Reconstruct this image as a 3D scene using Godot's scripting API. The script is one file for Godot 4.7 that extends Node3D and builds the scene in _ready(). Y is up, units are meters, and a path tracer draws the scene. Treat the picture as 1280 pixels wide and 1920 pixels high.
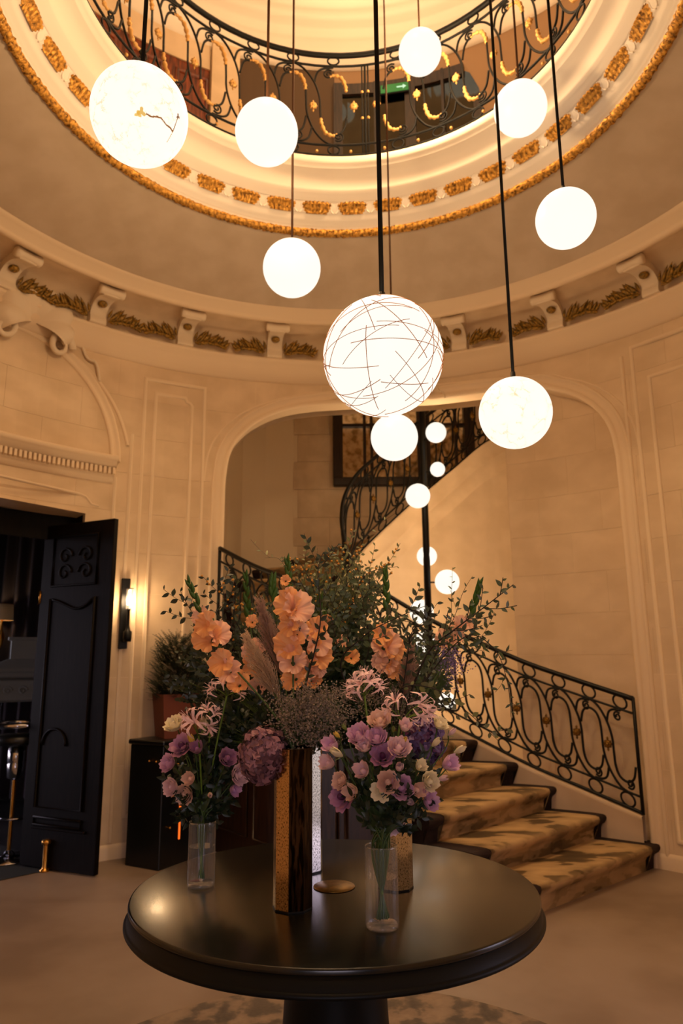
extends Node3D
# A round hotel foyer: coved rotunda with an open oculus, globe pendants, a winding carpeted stair and a round table of flowers.

const CX := 0.014
const CZ := -3.236
const RW := 3.234
var used := {}
var rng := RandomNumberGenerator.new()
var M := {}

# ---------- naming and tagging ----------
func numbered(called: String) -> String:
	var n: int = used.get(called, -1) + 1
	used[called] = n
	return called if n == 0 else "%s_%03d" % [called, n]

func tag(o: Node3D, label: String, category: String, group := "") -> Node3D:
	o.set_meta("label", label)
	o.set_meta("category", category)
	if group:
		o.set_meta("group", group)
	return o

func thing(called: String, label: String, category: String, at := Vector3.ZERO, group := "") -> Node3D:
	var o := Node3D.new()
	o.name = numbered(called)
	add_child(o)
	o.position = at
	return tag(o, label, category, group)

func put(called: String, mesh: Mesh, mat: Material, parent: Node3D = null, at := Transform3D.IDENTITY) -> MeshInstance3D:
	var o := MeshInstance3D.new()
	o.mesh = mesh
	if mat:
		o.material_override = mat
	o.transform = at
	if parent == null:
		o.name = numbered(called)
		add_child(o)
	else:
		o.name = called
		parent.add_child(o, true)
	return o

func struct(called: String, mesh: Mesh, mat: Material) -> MeshInstance3D:
	var o := put(called, mesh, mat)
	o.set_meta("kind", "structure")
	return o

# ---------- mesh helpers ----------
func S(smooth := true) -> SurfaceTool:
	var st := SurfaceTool.new()
	st.begin(Mesh.PRIMITIVE_TRIANGLES)
	st.set_smooth_group(0 if smooth else -1)
	return st

func done(st: SurfaceTool) -> ArrayMesh:
	st.generate_normals()
	return st.commit()

func tri(st: SurfaceTool, a: Vector3, b: Vector3, c: Vector3) -> void:
	st.add_vertex(a)
	st.add_vertex(c)
	st.add_vertex(b)

# corners counterclockwise as seen from the front
func quad(st: SurfaceTool, a: Vector3, b: Vector3, c: Vector3, d: Vector3) -> void:
	tri(st, a, b, c)
	tri(st, a, c, d)

func grid(st: SurfaceTool, rows: Array, closed_u := false, flip := false) -> void:
	for j in rows.size() - 1:
		var p: PackedVector3Array = rows[j]
		var q: PackedVector3Array = rows[j + 1]
		var n := p.size()
		for i in (n if closed_u else n - 1):
			var k := (i + 1) % n
			if flip:
				quad(st, p[i], q[i], q[k], p[k])
			else:
				quad(st, p[i], p[k], q[k], q[i])

func box(st: SurfaceTool, t: Transform3D, s: Vector3) -> void:
	var h := s / 2
	var v := PackedVector3Array()
	for z in [-1, 1]:
		for y in [-1, 1]:
			for x in [-1, 1]:
				v.append(t * Vector3(x * h.x, y * h.y, z * h.z))
	quad(st, v[4], v[5], v[7], v[6])
	quad(st, v[1], v[0], v[2], v[3])
	quad(st, v[0], v[4], v[6], v[2])
	quad(st, v[5], v[1], v[3], v[7])
	quad(st, v[6], v[7], v[3], v[2])
	quad(st, v[0], v[1], v[5], v[4])

func box_mesh(s: Vector3, bevel := 0.004) -> ArrayMesh:
	# a box with chamfered edges
	var st := S(false)
	var h := s / 2
	var b: float = minf(bevel, minf(h.x, minf(h.y, h.z)) * 0.8)
	for axis in 3:
		for side in [-1.0, 1.0]:
			var n := Vector3.ZERO
			n[axis] = side
			var u := Vector3.ZERO
			u[(axis + 1) % 3] = 1
			var w := n.cross(u)
			var hu: float = h[(axis + 1) % 3] - b
			var hw: float = absf((h * w.abs()).dot(Vector3.ONE)) - b
			var c: Vector3 = n * h[axis]
			quad(st, c - u * hu - w * hw, c + u * hu - w * hw, c + u * hu + w * hw, c - u * hu + w * hw)
	for axis in 3:
		var a1 := (axis + 1) % 3
		var a2 := (axis + 2) % 3
		for s1 in [-1.0, 1.0]:
			for s2 in [-1.0, 1.0]:
				var e := Vector3.ZERO
				e[axis] = h[axis] - b
				var p := Vector3.ZERO
				p[a1] = s1 * h[a1]
				p[a2] = s2 * (h[a2] - b)
				var q := Vector3.ZERO
				q[a1] = s1 * (h[a1] - b)
				q[a2] = s2 * h[a2]
				if s1 * s2 > 0:
					quad(st, p - e, q - e, q + e, p + e)
				else:
					quad(st, p + e, q + e, q - e, p - e)
	for x in [-1.0, 1.0]:
		for y in [-1.0, 1.0]:
			for z in [-1.0, 1.0]:
				var sg := Vector3(x, y, z)
				var a := sg * Vector3(h.x, h.y - b, h.z - b)
				var bb := sg * Vector3(h.x - b, h.y, h.z - b)
				var c := sg * Vector3(h.x - b, h.y - b, h.z)
				if x * y * z > 0:
					tri(st, a, bb, c)
				else:
					tri(st, a, c, bb)
	return done(st)

# profile: (radius, height) from bottom to top, seen from outside
func lathe(st: SurfaceTool, profile: Array, segs := 32, at := Vector3.ZERO, a0 := 0.0, a1 := TAU, inside := false) -> void:
	var closed := is_equal_approx(a1 - a0, TAU)
	var rows := []
	for p in profile:
		var row := PackedVector3Array()
		for i in (segs if closed else segs + 1):
			var a := a0 + (a1 - a0) * i / segs
			row.append(at + Vector3(p.x * sin(a), p.y, -p.x * cos(a)))
		rows.append(row)
	grid(st, rows, closed, not inside)

func lathe_mesh(profile: Array, segs := 32) -> ArrayMesh:
	var st := S()
	lathe(st, profile, segs)
	return done(st)

func tube(st: SurfaceTool, pts: PackedVector3Array, radii: Variant, sides := 6, closed := false, cap := true, squash := 1.0) -> void:
	var n := pts.size()
	if n < 2:
		return
	var rows := []
	var up := Vector3.UP
	var t0 := (pts[1] - pts[0]).normalized()
	if absf(t0.dot(up)) > 0.9:
		up = Vector3.RIGHT
	var nrm := (up - t0 * up.dot(t0)).normalized()
	for i in n:
		var a := pts[(i - 1 + n) % n] if closed else pts[maxi(i - 1, 0)]
		var b := pts[(i + 1) % n] if closed else pts[mini(i + 1, n - 1)]
		var t := (b - a).normalized()
		nrm = (nrm - t * nrm.dot(t)).normalized()
		var bn := t.cross(nrm)
		var r: float = radii if radii is float else radii[i]
		var row := PackedVector3Array()
		for k in sides:
			var an := TAU * k / sides
			row.append(pts[i] + (nrm * cos(an) * squash + bn * sin(an)) * r)
		rows.append(row)
	if closed:
		rows.append(rows[0])
	grid(st, rows, true, false)
	if cap and not closed:
		for k in range(1, sides - 1):
			tri(st, rows[0][0], rows[0][k + 1], rows[0][k])
			tri(st, rows[n - 1][0], rows[n - 1][k], rows[n - 1][k + 1])

func tube_mesh(pts: PackedVector3Array, radii: Variant, sides := 6, closed := false) -> ArrayMesh:
	var st := S()
	tube(st, pts, radii, sides, closed)
	return done(st)

func smooth_path(p: PackedVector3Array, per := 6) -> PackedVector3Array:
	var out := PackedVector3Array()
	var n := p.size()
	for i in n - 1:
		var a := p[maxi(i - 1, 0)]
		var d := p[mini(i + 2, n - 1)]
		for k in per:
			out.append(p[i].cubic_interpolate(p[i + 1], a, d, float(k) / per))
	out.append(p[n - 1])
	return out

func smooth2(p: Array, per := 5) -> Array:
	var out := []
	var n := p.size()
	for i in n - 1:
		var a: Vector2 = p[maxi(i - 1, 0)]
		var d: Vector2 = p[mini(i + 2, n - 1)]
		for k in per:
			out.append((p[i] as Vector2).cubic_interpolate(p[i + 1], a, d, float(k) / per))
	out.append(p[n - 1])
	return out

func ball(r: float, segs := 16, rings := 10, squash := 1.0) -> ArrayMesh:
	var prof := []
	for i in rings + 1:
		var a := -PI / 2 + PI * i / rings
		prof.append(Vector2(maxf(cos(a) * r, 0.00001), sin(a) * r * squash))
	return lathe_mesh(prof, segs)

# a point on a cylinder about the rotunda's axis: degrees to the right of straight ahead, height, radius
func cyl(deg: float, h: float, r: float) -> Vector3:
	var a := deg_to_rad(deg)
	return Vector3(CX + r * sin(a), h, CZ - r * cos(a))

# moulding swept along (degrees, height) points on a cylinder seen from inside; profile: x across, y proud of the wall
func mould(st: SurfaceTool, path: Array, r: float, profile: Array, closed := false) -> void:
	var n := path.size()
	var pts := PackedVector3Array()
	for p in path:
		pts.append(cyl(p.x, p.y, r))
	var rows := []
	for i in n:
		var inward := Vector3(CX - pts[i].x, 0, CZ - pts[i].z).normalized()
		var a := pts[(i - 1 + n) % n] if closed else pts[maxi(i - 1, 0)]
		var b := pts[(i + 1) % n] if closed else pts[mini(i + 1, n - 1)]
		var t1 := (pts[i] - a).normalized() if a != pts[i] else (b - pts[i]).normalized()
		var t2 := (b - pts[i]).normalized() if b != pts[i] else t1
		var s1 := inward.cross(t1)
		var t := (t1 + t2).normalized()
		var side := inward.cross(t).normalized()
		var k := 1.0 / maxf(side.dot(s1.normalized()), 0.4)
		var row := PackedVector3Array()
		for q in profile:
			row.append(pts[i] + side * q.x * k + inward * q.y)
		rows.append(row)
	if closed:
		rows.append(rows[0])
	grid(st, rows, false, true)

# an outline of (degrees, height) laid on a cylinder seen from inside, sliced so that it bends with the wall
func sheet(st: SurfaceTool, poly: PackedVector2Array, r: float, skirt := 0.0, inside := true) -> void:
	var k := r * PI / 180.0
	var flat := PackedVector2Array()
	var lo := 1e9
	var hi := -1e9
	for p in poly:
		flat.append(Vector2(p.x * k, p.y))
		lo = minf(lo, p.x * k)
		hi = maxf(hi, p.x * k)
	var step := 0.14
	var x := lo
	while x < hi - 1e-5:
		var x2: float = minf(x + step, hi)
		var cut := PackedVector2Array([Vector2(x, -1), Vector2(x2, -1), Vector2(x2, 20), Vector2(x, 20)])
		for piece in Geometry2D.intersect_polygons(flat, cut):
			var idx := Geometry2D.triangulate_polygon(piece)
			for i in range(0, idx.size(), 3):
				var a: Vector2 = piece[idx[i]]
				var b: Vector2 = piece[idx[i + 1]]
				var c: Vector2 = piece[idx[i + 2]]
				if ((b - a).cross(c - a) > 0) != inside:
					var sw := b
					b = c
					c = sw
				tri(st, cyl(a.x / k, a.y, r), cyl(b.x / k, b.y, r), cyl(c.x / k, c.y, r))
		x = x2
	if skirt > 0.0:
		var n := poly.size()
		for i in n:
			var a := poly[i]
			var b := poly[(i + 1) % n]
			var m := maxi(1, int(absf(b.x - a.x) * k / step) + 1)
			for j in m:
				var p := a.lerp(b, float(j) / m)
				var q := a.lerp(b, float(j + 1) / m)
				quad(st, cyl(p.x, p.y, r), cyl(p.x, p.y, r + skirt), cyl(q.x, q.y, r + skirt), cyl(q.x, q.y, r))

func clip_all(polys: Array, openings: Array) -> Array:
	for op in openings:
		var next := []
		for p in polys:
			for q in Geometry2D.clip_polygons(p, op):
				if not Geometry2D.is_polygon_clockwise(q):
					next.append(q)
		polys = next
	return polys

# stone blocks laid in courses on the inner face of a round wall; each is a part
func blocks(parent: Node3D, t0: float, t1: float, h0: float, h1: float, r: float, course: float, wide: float, openings: Array) -> void:
	var row := 0
	var h := h0
	while h < h1 - 0.02:
		var top: float = minf(h + course, h1)
		var t := t0 - (wide * 0.5 if row % 2 else 0.0)
		while t < t1:
			var a: float = maxf(t, t0)
			var b: float = minf(t + wide, t1)
			if b - a > 0.3:
				var e := 0.018
				var rect := PackedVector2Array([Vector2(a + e, h + 0.0012), Vector2(b - e, h + 0.0012), Vector2(b - e, top - 0.0012), Vector2(a + e, top - 0.0012)])
				for piece in clip_all([rect], openings):
					var st := S(false)
					sheet(st, piece, r, 0.004)
					put("stone_block", done(st), M.plaster if rng.randf() < 0.6 else M.plaster_b, parent)
			t += wide
		h = top
		row += 1

# ---------- materials ----------
func noise_tex(freq: float, colors: Array, seed_no: int, size := 256, octaves := 4, kind := FastNoiseLite.TYPE_SIMPLEX_SMOOTH) -> ImageTexture:
	var n := FastNoiseLite.new()
	n.seed = seed_no
	n.frequency = freq
	n.noise_type = kind
	n.fractal_octaves = octaves
	var src := n.get_seamless_image(size, size)
	var img := Image.create(size, size, false, Image.FORMAT_RGB8)
	var g := Gradient.new()
	g.offsets = PackedFloat32Array(colors.map(func(c): return c[0]))
	g.colors = PackedColorArray(colors.map(func(c): return c[1]))
	for y in size:
		for x in size:
			img.set_pixel(x, y, g.sample(src.get_pixel(x, y).r))
	return ImageTexture.create_from_image(img)

func mat(col: Color, rough := 0.8, metal := 0.0) -> StandardMaterial3D:
	var m := StandardMaterial3D.new()
	m.albedo_color = col
	m.roughness = rough
	m.metallic = metal
	return m

func tri_tex(m: StandardMaterial3D, tex: Texture2D, scale: Vector3, world := true) -> StandardMaterial3D:
	m.albedo_texture = tex
	m.uv1_triplanar = true
	m.uv1_world_triplanar = world
	m.uv1_scale = scale
	return m

func bump(m: StandardMaterial3D, tex: Texture2D, cm: float) -> StandardMaterial3D:
	m.heightmap_enabled = true
	m.heightmap_texture = tex
	m.heightmap_scale = cm
	return m

func glow(col: Color, energy: float) -> StandardMaterial3D:
	var m := mat(Color(0.42, 0.4, 0.37), 0.4)
	m.emission_enabled = true
	m.emission = col
	m.emission_energy_multiplier = energy
	return m

func glass(tint: Color, solid := true) -> StandardMaterial3D:
	var m := mat(tint, 0.02)
	m.transparency = BaseMaterial3D.TRANSPARENCY_ALPHA
	m.albedo_color.a = 0.04
	if solid:
		m.refraction_enabled = true
		m.refraction_scale = 0.05
	return m

func leafy(col: Color, back := 0.35, rough := 0.5) -> StandardMaterial3D:
	var m := mat(col, rough)
	m.backlight_enabled = true
	m.backlight = Color(back, back, back)
	m.vertex_color_use_as_albedo = false
	m.cull_mode = BaseMaterial3D.CULL_DISABLED
	return m

func make_materials() -> void:
	var grain := noise_tex(0.02, [[0.0, Color(0.35, 0.35, 0.35)], [1.0, Color(1, 1, 1)]], 5, 256)
	var plaster_tex := noise_tex(0.012, [[0.2, Color(0.93, 0.92, 0.9)], [0.8, Color(1, 1, 1)]], 3, 256)
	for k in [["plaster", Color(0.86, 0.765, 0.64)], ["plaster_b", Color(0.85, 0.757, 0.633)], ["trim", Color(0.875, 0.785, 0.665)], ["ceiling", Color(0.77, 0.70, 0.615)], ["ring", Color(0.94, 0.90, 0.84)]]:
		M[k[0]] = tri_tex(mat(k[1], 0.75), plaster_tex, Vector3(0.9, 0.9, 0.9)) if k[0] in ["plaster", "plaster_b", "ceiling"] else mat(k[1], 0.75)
	M.joint = mat(Color(0.9, 0.82, 0.7), 0.9)
	M.relief = mat(Color(0.86, 0.79, 0.69), 0.8)
	var floor_tex := noise_tex(0.008, [[0.2, Color(0.86, 0.84, 0.82)], [0.5, Color(0.95, 0.94, 0.93)], [0.8, Color(1, 1, 1)]], 17, 256, 5)
	M.floor = tri_tex(mat(Color(0.585, 0.515, 0.45), 0.45), floor_tex, Vector3(0.5, 0.5, 0.5))
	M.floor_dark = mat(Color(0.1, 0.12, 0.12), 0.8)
	# gilding: old gold with dark hollows
	var gilt_tex := noise_tex(0.03, [[0.25, Color(0.3, 0.2, 0.07)], [0.45, Color(0.72, 0.5, 0.18)], [0.75, Color(0.92, 0.7, 0.32)]], 9, 256, 5)
	M.gilt = bump(tri_tex(mat(Color(1, 1, 1), 0.42, 0.55), gilt_tex, Vector3(5, 5, 5)), gilt_tex, 0.8)
	M.gilt_plain = mat(Color(0.82, 0.64, 0.38), 0.45, 0.55)
	var olive_tex := noise_tex(0.05, [[0.2, Color(0.2, 0.17, 0.06)], [0.45, Color(0.5, 0.38, 0.12)], [0.8, Color(0.74, 0.55, 0.2)]], 29, 128, 3)
	M.olive_gilt = tri_tex(mat(Color(1, 1, 1), 0.5, 0.3), olive_tex, Vector3(7, 7, 7))
	M.iron = mat(Color(0.045, 0.05, 0.05), 0.42, 0.5)
	M.rod = mat(Color(0.05, 0.05, 0.045), 0.35, 0.6)
	M.rod_bronze = mat(Color(0.3, 0.2, 0.13), 0.4, 0.7)
	M.brass = mat(Color(0.85, 0.62, 0.28), 0.25, 0.95)
	M.chrome = mat(Color(0.8, 0.8, 0.82), 0.12, 1.0)
	# woods
	var wood_tex := noise_tex(0.02, [[0.2, Color(0.5, 0.45, 0.4)], [0.5, Color(0.8, 0.77, 0.75)], [0.8, Color(1, 1, 1)]], 41, 256, 5)
	M.door_wood = tri_tex(mat(Color(0.068, 0.045, 0.03), 0.45), wood_tex, Vector3(9, 0.8, 9))
	M.door_wood.metallic_specular = 0.22
	M.dark_wood = tri_tex(mat(Color(0.2, 0.12, 0.07), 0.4), wood_tex, Vector3(9, 0.8, 9))
	M.gallery_wood = tri_tex(mat(Color(0.55, 0.25, 0.10), 0.4), wood_tex, Vector3(7, 0.7, 7))
	M.table_wood = tri_tex(mat(Color(0.09, 0.10, 0.082), 0.24), wood_tex, Vector3(1.2, 14, 22))
	M.table_wood.clearcoat_enabled = true
	M.table_wood.clearcoat = 0.18
	M.table_wood.clearcoat_roughness = 0.14
	M.black_lacquer = mat(Color(0.03, 0.04, 0.042), 0.35)
	M.gallery_brown = mat(Color(0.30, 0.21, 0.11), 0.7)
	M.gallery_beige = mat(Color(0.56, 0.43, 0.30), 0.7)
	M.mirror = mat(Color(0.62, 0.58, 0.5), 0.06, 1.0)
	M.mirror_dark = mat(Color(0.3, 0.29, 0.26), 0.05, 1.0)
	# old mercury glass: silver eaten by dark specks
	var speck := noise_tex(0.06, [[0.0, Color(0.02, 0.018, 0.015)], [0.27, Color(0.05, 0.04, 0.035)], [0.30, Color(0.78, 0.76, 0.74)], [1.0, Color(0.9, 0.88, 0.86)]], 53, 512, 4)
	M.mercury = tri_tex(mat(Color(1, 1, 1), 0.16, 1.0), speck, Vector3(7, 4.0, 7), false)
	M.mercury_worn = tri_tex(mat(Color(0.30, 0.25, 0.2), 0.2, 1.0), noise_tex(0.03, [[0.2, Color(0.25, 0.25, 0.25)], [0.45, Color(0.5, 0.48, 0.45)], [0.55, Color(1, 0.95, 0.85)], [0.8, Color(1, 1, 1)]], 57, 256, 5), Vector3(9, 1.2, 9), false)
	M.mercury_gold = tri_tex(mat(Color(1.0, 0.84, 0.6), 0.18, 1.0), speck, Vector3(7, 4.0, 7), false)
	M.vase_glass = glass(Color(0.9, 0.95, 0.93), false)
	M.vase_glass.metallic_specular = 0.5
	M.clear = glass(Color(0.96, 0.98, 0.97))
	M.water = glass(Color(0.9, 0.96, 0.92))
	M.water.refraction_scale = 0.033
	M.pane = glass(Color(0.95, 0.96, 1.0), false)
	var antique := noise_tex(0.02, [[0.2, Color(0.7, 0.62, 0.5)], [0.5, Color(0.92, 0.87, 0.8)], [0.8, Color(0.98, 0.95, 0.9)]], 61, 256, 4)
	M.antique_mirror = tri_tex(mat(Color(1, 1, 1), 0.1, 1.0), antique, Vector3(1.6, 1.6, 1.6))
	# carpet with long cloudy streaks
	var carpet_tex := noise_tex(0.012, [[0.22, Color(0.4, 0.37, 0.3)], [0.38, Color(0.5, 0.46, 0.38)], [0.43, Color(0.82, 0.78, 0.7)], [0.8, Color(0.95, 0.91, 0.83)]], 71, 512, 4)
	var pile := noise_tex(0.2, [[0.0, Color(0.3, 0.3, 0.3)], [1.0, Color(1, 1, 1)]], 75, 256, 2)
	M.carpet = bump(tri_tex(mat(Color(0.8, 0.7, 0.55), 0.95), carpet_tex, Vector3(0.28, 0.9, 0.62)), pile, 0.25)
	M.border = bump(tri_tex(mat(Color(0.23, 0.115, 0.075), 0.95), pile, Vector3(3, 3, 3)), pile, 0.2)
	var rug_tex := noise_tex(0.014, [[0.3, Color(0.5, 0.5, 0.48)], [0.46, Color(0.62, 0.6, 0.57)], [0.55, Color(0.8, 0.76, 0.71)], [0.8, Color(0.9, 0.86, 0.8)]], 83, 512, 6)
	M.rug = bump(tri_tex(mat(Color(0.66, 0.6, 0.53), 0.95), rug_tex, Vector3(0.9, 0.9, 0.9)), pile, 0.25)
	# plants
	M.stem = leafy(Color(0.23, 0.33, 0.12), 0.1)
	M.stem_bright = leafy(Color(0.38, 0.5, 0.14), 0.2)
	M.woody = mat(Color(0.13, 0.08, 0.06), 0.8)
	M.leaf = leafy(Color(0.17, 0.25, 0.1), 0.3, 0.42)
	M.leaf_dark = leafy(Color(0.09, 0.16, 0.08), 0.2, 0.42)
	M.leaf_olive = leafy(Color(0.36, 0.38, 0.17), 0.35, 0.5)
	M.leaf_pale = leafy(Color(0.62, 0.62, 0.42), 0.4)
	M.sword = leafy(Color(0.22, 0.36, 0.1), 0.3, 0.45)
	M.conifer = leafy(Color(0.1, 0.18, 0.07), 0.2, 0.6)
	M.bud_green = leafy(Color(0.52, 0.58, 0.25), 0.3)
	M.lilac = leafy(Color(0.86, 0.67, 0.79), 0.45)
	M.mauve = leafy(Color(0.70, 0.48, 0.62), 0.4)
	M.blush = leafy(Color(0.94, 0.8, 0.81), 0.5)
	M.peach = leafy(Color(0.95, 0.8, 0.71), 0.5)
	M.cream = leafy(Color(0.95, 0.9, 0.74), 0.5)
	M.yellow = leafy(Color(0.93, 0.8, 0.3), 0.45)
	M.glad = leafy(Color(0.98, 0.70, 0.42), 0.5)
	M.glad_pale = leafy(Color(0.97, 0.76, 0.62), 0.5)
	M.nerine = leafy(Color(0.97, 0.82, 0.81), 0.5)
	M.hydrangea = leafy(Color(0.64, 0.45, 0.48), 0.35)
	M.statice = leafy(Color(0.45, 0.36, 0.56), 0.35)
	M.plume = leafy(Color(0.82, 0.69, 0.53), 0.5, 0.8)
	M.plume_dark = leafy(Color(0.64, 0.49, 0.40), 0.5, 0.8)
	M.mist = leafy(Color(0.5, 0.44, 0.38), 0.3, 0.8)
	M.berry = leafy(Color(0.8, 0.55, 0.15), 0.3)
	M.red_petal = leafy(Color(0.75, 0.2, 0.1), 0.4)
	M.terracotta = mat(Color(0.42, 0.2, 0.12), 0.75)
	M.lamp_shade = leafy(Color(0.75, 0.62, 0.45), 0.5)
	M.grey_stone = bump(mat(Color(0.62, 0.65, 0.66), 0.4), grain, 0.3)
	M.curtain = mat(Color(0.22, 0.1, 0.07), 0.85)
	M.curtain_grey = mat(Color(0.22, 0.19, 0.21), 0.85)
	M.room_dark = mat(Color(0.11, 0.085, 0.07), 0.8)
	M.leather = mat(Color(0.07, 0.075, 0.08), 0.35)

# ---------- the setting ----------
func arch_outline() -> Array:
	var left := [Vector2(-19.2, 3.02), Vector2(-19.0, 3.17), Vector2(-18.5, 3.32), Vector2(-17.2, 3.47), Vector2(-14.4, 3.64), Vector2(-10.0, 3.775), Vector2(-4.6, 3.845), Vector2(3.0, 3.875)]
	var out := []
	for p in smooth2(left, 5):
		out.append(p)
	for i in range(left.size() - 2, -1, -1):
		out.append(Vector2(24.0 - left[i].x, left[i].y))
	return smooth2(out, 2)

func build_shell() -> void:
	var arch := arch_outline()
	var hole := PackedVector2Array([Vector2(-19.2, -0.1)])
	for p in arch:
		hole.append(p)
	hole.append(Vector2(43.2, -0.1))
	var door := PackedVector2Array([Vector2(-69, -0.1), Vector2(-69, 2.66), Vector2(-40.3, 2.66), Vector2(-40.3, -0.1)])
	var terrace := PackedVector2Array([Vector2(103, -0.1), Vector2(103, 2.75), Vector2(119, 2.75), Vector2(119, -0.1)])
	var entry := PackedVector2Array([Vector2(166, -0.1), Vector2(166, 2.9), Vector2(194, 2.9), Vector2(194, -0.1)])
	var holes := [hole, door, terrace, entry]
	# the round wall: mortar bed, ashlar facing in view, plain plaster behind, outer face
	var st := S(false)
	for q in clip_all([PackedVector2Array([Vector2(-75, 0), Vector2(62, 0), Vector2(62, 4.4), Vector2(-75, 4.4)])], holes):
		sheet(st, q, RW + 0.003)
	var wall := struct("wall_round", done(st), M.joint)
	blocks(wall, -75, 62, 0, 4.07, RW, 0.339, 11.0, holes)
	st = S(false)
	for q in clip_all([PackedVector2Array([Vector2(62, 0), Vector2(285, 0), Vector2(285, 4.4), Vector2(62, 4.4)])], holes):
		sheet(st, q, RW)
	for q in clip_all([PackedVector2Array([Vector2(-75, 0), Vector2(285, 0), Vector2(285, 5.0), Vector2(-75, 5.0)])], holes):
		sheet(st, q, RW + 0.3, 0.0, false)
	struct("wall_rear", done(st), M.plaster)
	# reveals of the openings
	st = S()
	for path in [hole, door, terrace, entry]:
		var a := PackedVector3Array()
		var b := PackedVector3Array()
		for p in path:
			a.append(cyl(p.x, maxf(p.y, 0), RW))
			if path == hole:
				b.append(cyl(p.x, maxf(p.y, 0), RW + 0.16))
			else:
				b.append(cyl(p.x, maxf(p.y, 0), RW + 0.3))
		grid(st, [a, b])
	struct("trim_1", done(st), M.trim)
	# moulded surround of the stair arch, with a second quieter band outside it
	var path := [Vector2(-19.2, 0.0)]
	path.append_array(arch)
	path.append(Vector2(43.2, 0.0))
	st = S()
	mould(st, path, RW, [Vector2(0, -0.01), Vector2(0, 0.016), Vector2(0.012, 0.026), Vector2(0.03, 0.026), Vector2(0.042, 0.014), Vector2(0.05, 0.008), Vector2(0.095, 0.008), Vector2(0.1, 0.016), Vector2(0.112, 0.02), Vector2(0.122, 0.014), Vector2(0.126, -0.01)])
	var surround := struct("trim_2", done(st), M.trim)
	st = S()
	var inner := []
	for p in arch:
		var k: float = (p.x - 12.0) / 31.2
		inner.append(Vector2(12.0 + k * 34.6, p.y + 0.14 * (1.0 - 0.75 * k * k)))
	mould(st, inner, RW, [Vector2(-0.012, -0.01), Vector2(-0.008, 0.009), Vector2(0.008, 0.009), Vector2(0.012, -0.01)])
	put("outer_band", done(st), M.trim, surround)
	# panels of the piers: raised beads framing each field
	var bead := [Vector2(-0.017, -0.006), Vector2(-0.014, 0.008), Vector2(-0.004, 0.017), Vector2(0.006, 0.01), Vector2(0.012, 0.012), Vector2(0.017, -0.006)]
	for f in [[-32.4, -22.9, 0.3, 3.93, 0], [-30.7, -24.9, 0.5, 3.81, 1], [46.7, 58.5, 0.2, 3.95, 0], [48.9, 56.3, 0.41, 3.66, 1]]:
		st = S()
		var l: float = f[0]
		var r: float = f[1]
		var b: float = f[2]
		var t: float = f[3]
		var line := [Vector2(l, b), Vector2(l, t), Vector2(r, t), Vector2(r, b)]
		if f[4]:
			var e := 1.1
			line = [Vector2(l, b), Vector2(l, t), Vector2(r - e, t), Vector2(r - e * 0.75, t - 0.035), Vector2(r - e * 0.3, t - 0.045), Vector2(r, t - 0.07), Vector2(r, b)]
		mould(st, line, RW, bead, true)
		var frame := struct("trim_%d" % (3 + used.get("panel", 0)), done(st), M.trim)
		used["panel"] = used.get("panel", 0) + 1
		frame.set_meta("label", "raised moulding framing a tall wall panel")
	# upright bands beside the door and the arch
	st = S()
	mould(st, [Vector2(-36.3, 0), Vector2(-36.3, 3.0)], RW, bead)
	var bands := struct("trim_7", done(st), M.trim)
	for d in [[-34.1, 3.4], [45.2, 3.9], [60.0, 3.95]]:
		st = S()
		mould(st, [Vector2(d[0], 0.12), Vector2(d[0], d[1])], RW, bead)
		put("bead", done(st), M.trim, bands)
	# blind arch over the left door
	st = S()
	var lun := []
	for i in 33:
		var a := PI - PI * i / 32
		lun.append(Vector2(-52.5 + 15.7 * cos(a), 3.13 + 0.94 * sin(a)))
	mould(st, lun, RW, [Vector2(-0.03, -0.005), Vector2(-0.026, 0.012), Vector2(-0.01, 0.022), Vector2(0.0, 0.012), Vector2(0.03, 0.01), Vector2(0.045, 0.024), Vector2(0.06, 0.02), Vector2(0.066, -0.005)])
	struct("trim_8", done(st), M.trim)
	st = S()
	var outer := []
	for i in range(16, 33):
		var a := PI - PI * i / 32
		outer.append(Vector2(-52.0 + 17.6 * cos(a), 3.1 + 0.99 * sin(a)))
	mould(st, outer.slice(3, 15), RW, bead)
	struct("trim_9", done(st), M.trim)
	# dentilled door cornice
	st = S()
	var cor := [Vector2(-70, 3.05), Vector2(-36.7, 3.05)]
	var fine := []
	for i in 41:
		fine.append(cor[0].lerp(cor[1], i / 40.0))
	mould(st, fine, RW, [Vector2(-0.11, 0), Vector2(-0.105, 0.02), Vector2(-0.075, 0.028), Vector2(-0.06, 0.045), Vector2(-0.055, 0.05), Vector2(0.012, 0.05), Vector2(0.016, 0.095), Vector2(0.05, 0.105), Vector2(0.06, 0.125), Vector2(0.085, 0.14), Vector2(0.1, 0.135), Vector2(0.104, 0.0)])
	var hood := struct("trim_10", done(st), M.trim)
	var last_row := PackedVector3Array()
	st = S(false)
	for q in [Vector2(-0.11, 0), Vector2(-0.105, 0.02), Vector2(-0.075, 0.028), Vector2(-0.06, 0.045), Vector2(-0.055, 0.05), Vector2(0.012, 0.05), Vector2(0.016, 0.095), Vector2(0.05, 0.105), Vector2(0.06, 0.125), Vector2(0.085, 0.14), Vector2(0.1, 0.135), Vector2(0.104, 0.0)]:
		last_row.append(cyl(-36.7, 3.05 + q.x, RW - q.y))
	for i in range(1, last_row.size() - 1):
		tri(st, last_row[0], last_row[i], last_row[i + 1])
	put("cornice_end", done(st), M.trim, hood)
	var dentil := box_mesh(Vector3(0.024, 0.056, 0.04), 0.003)
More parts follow.
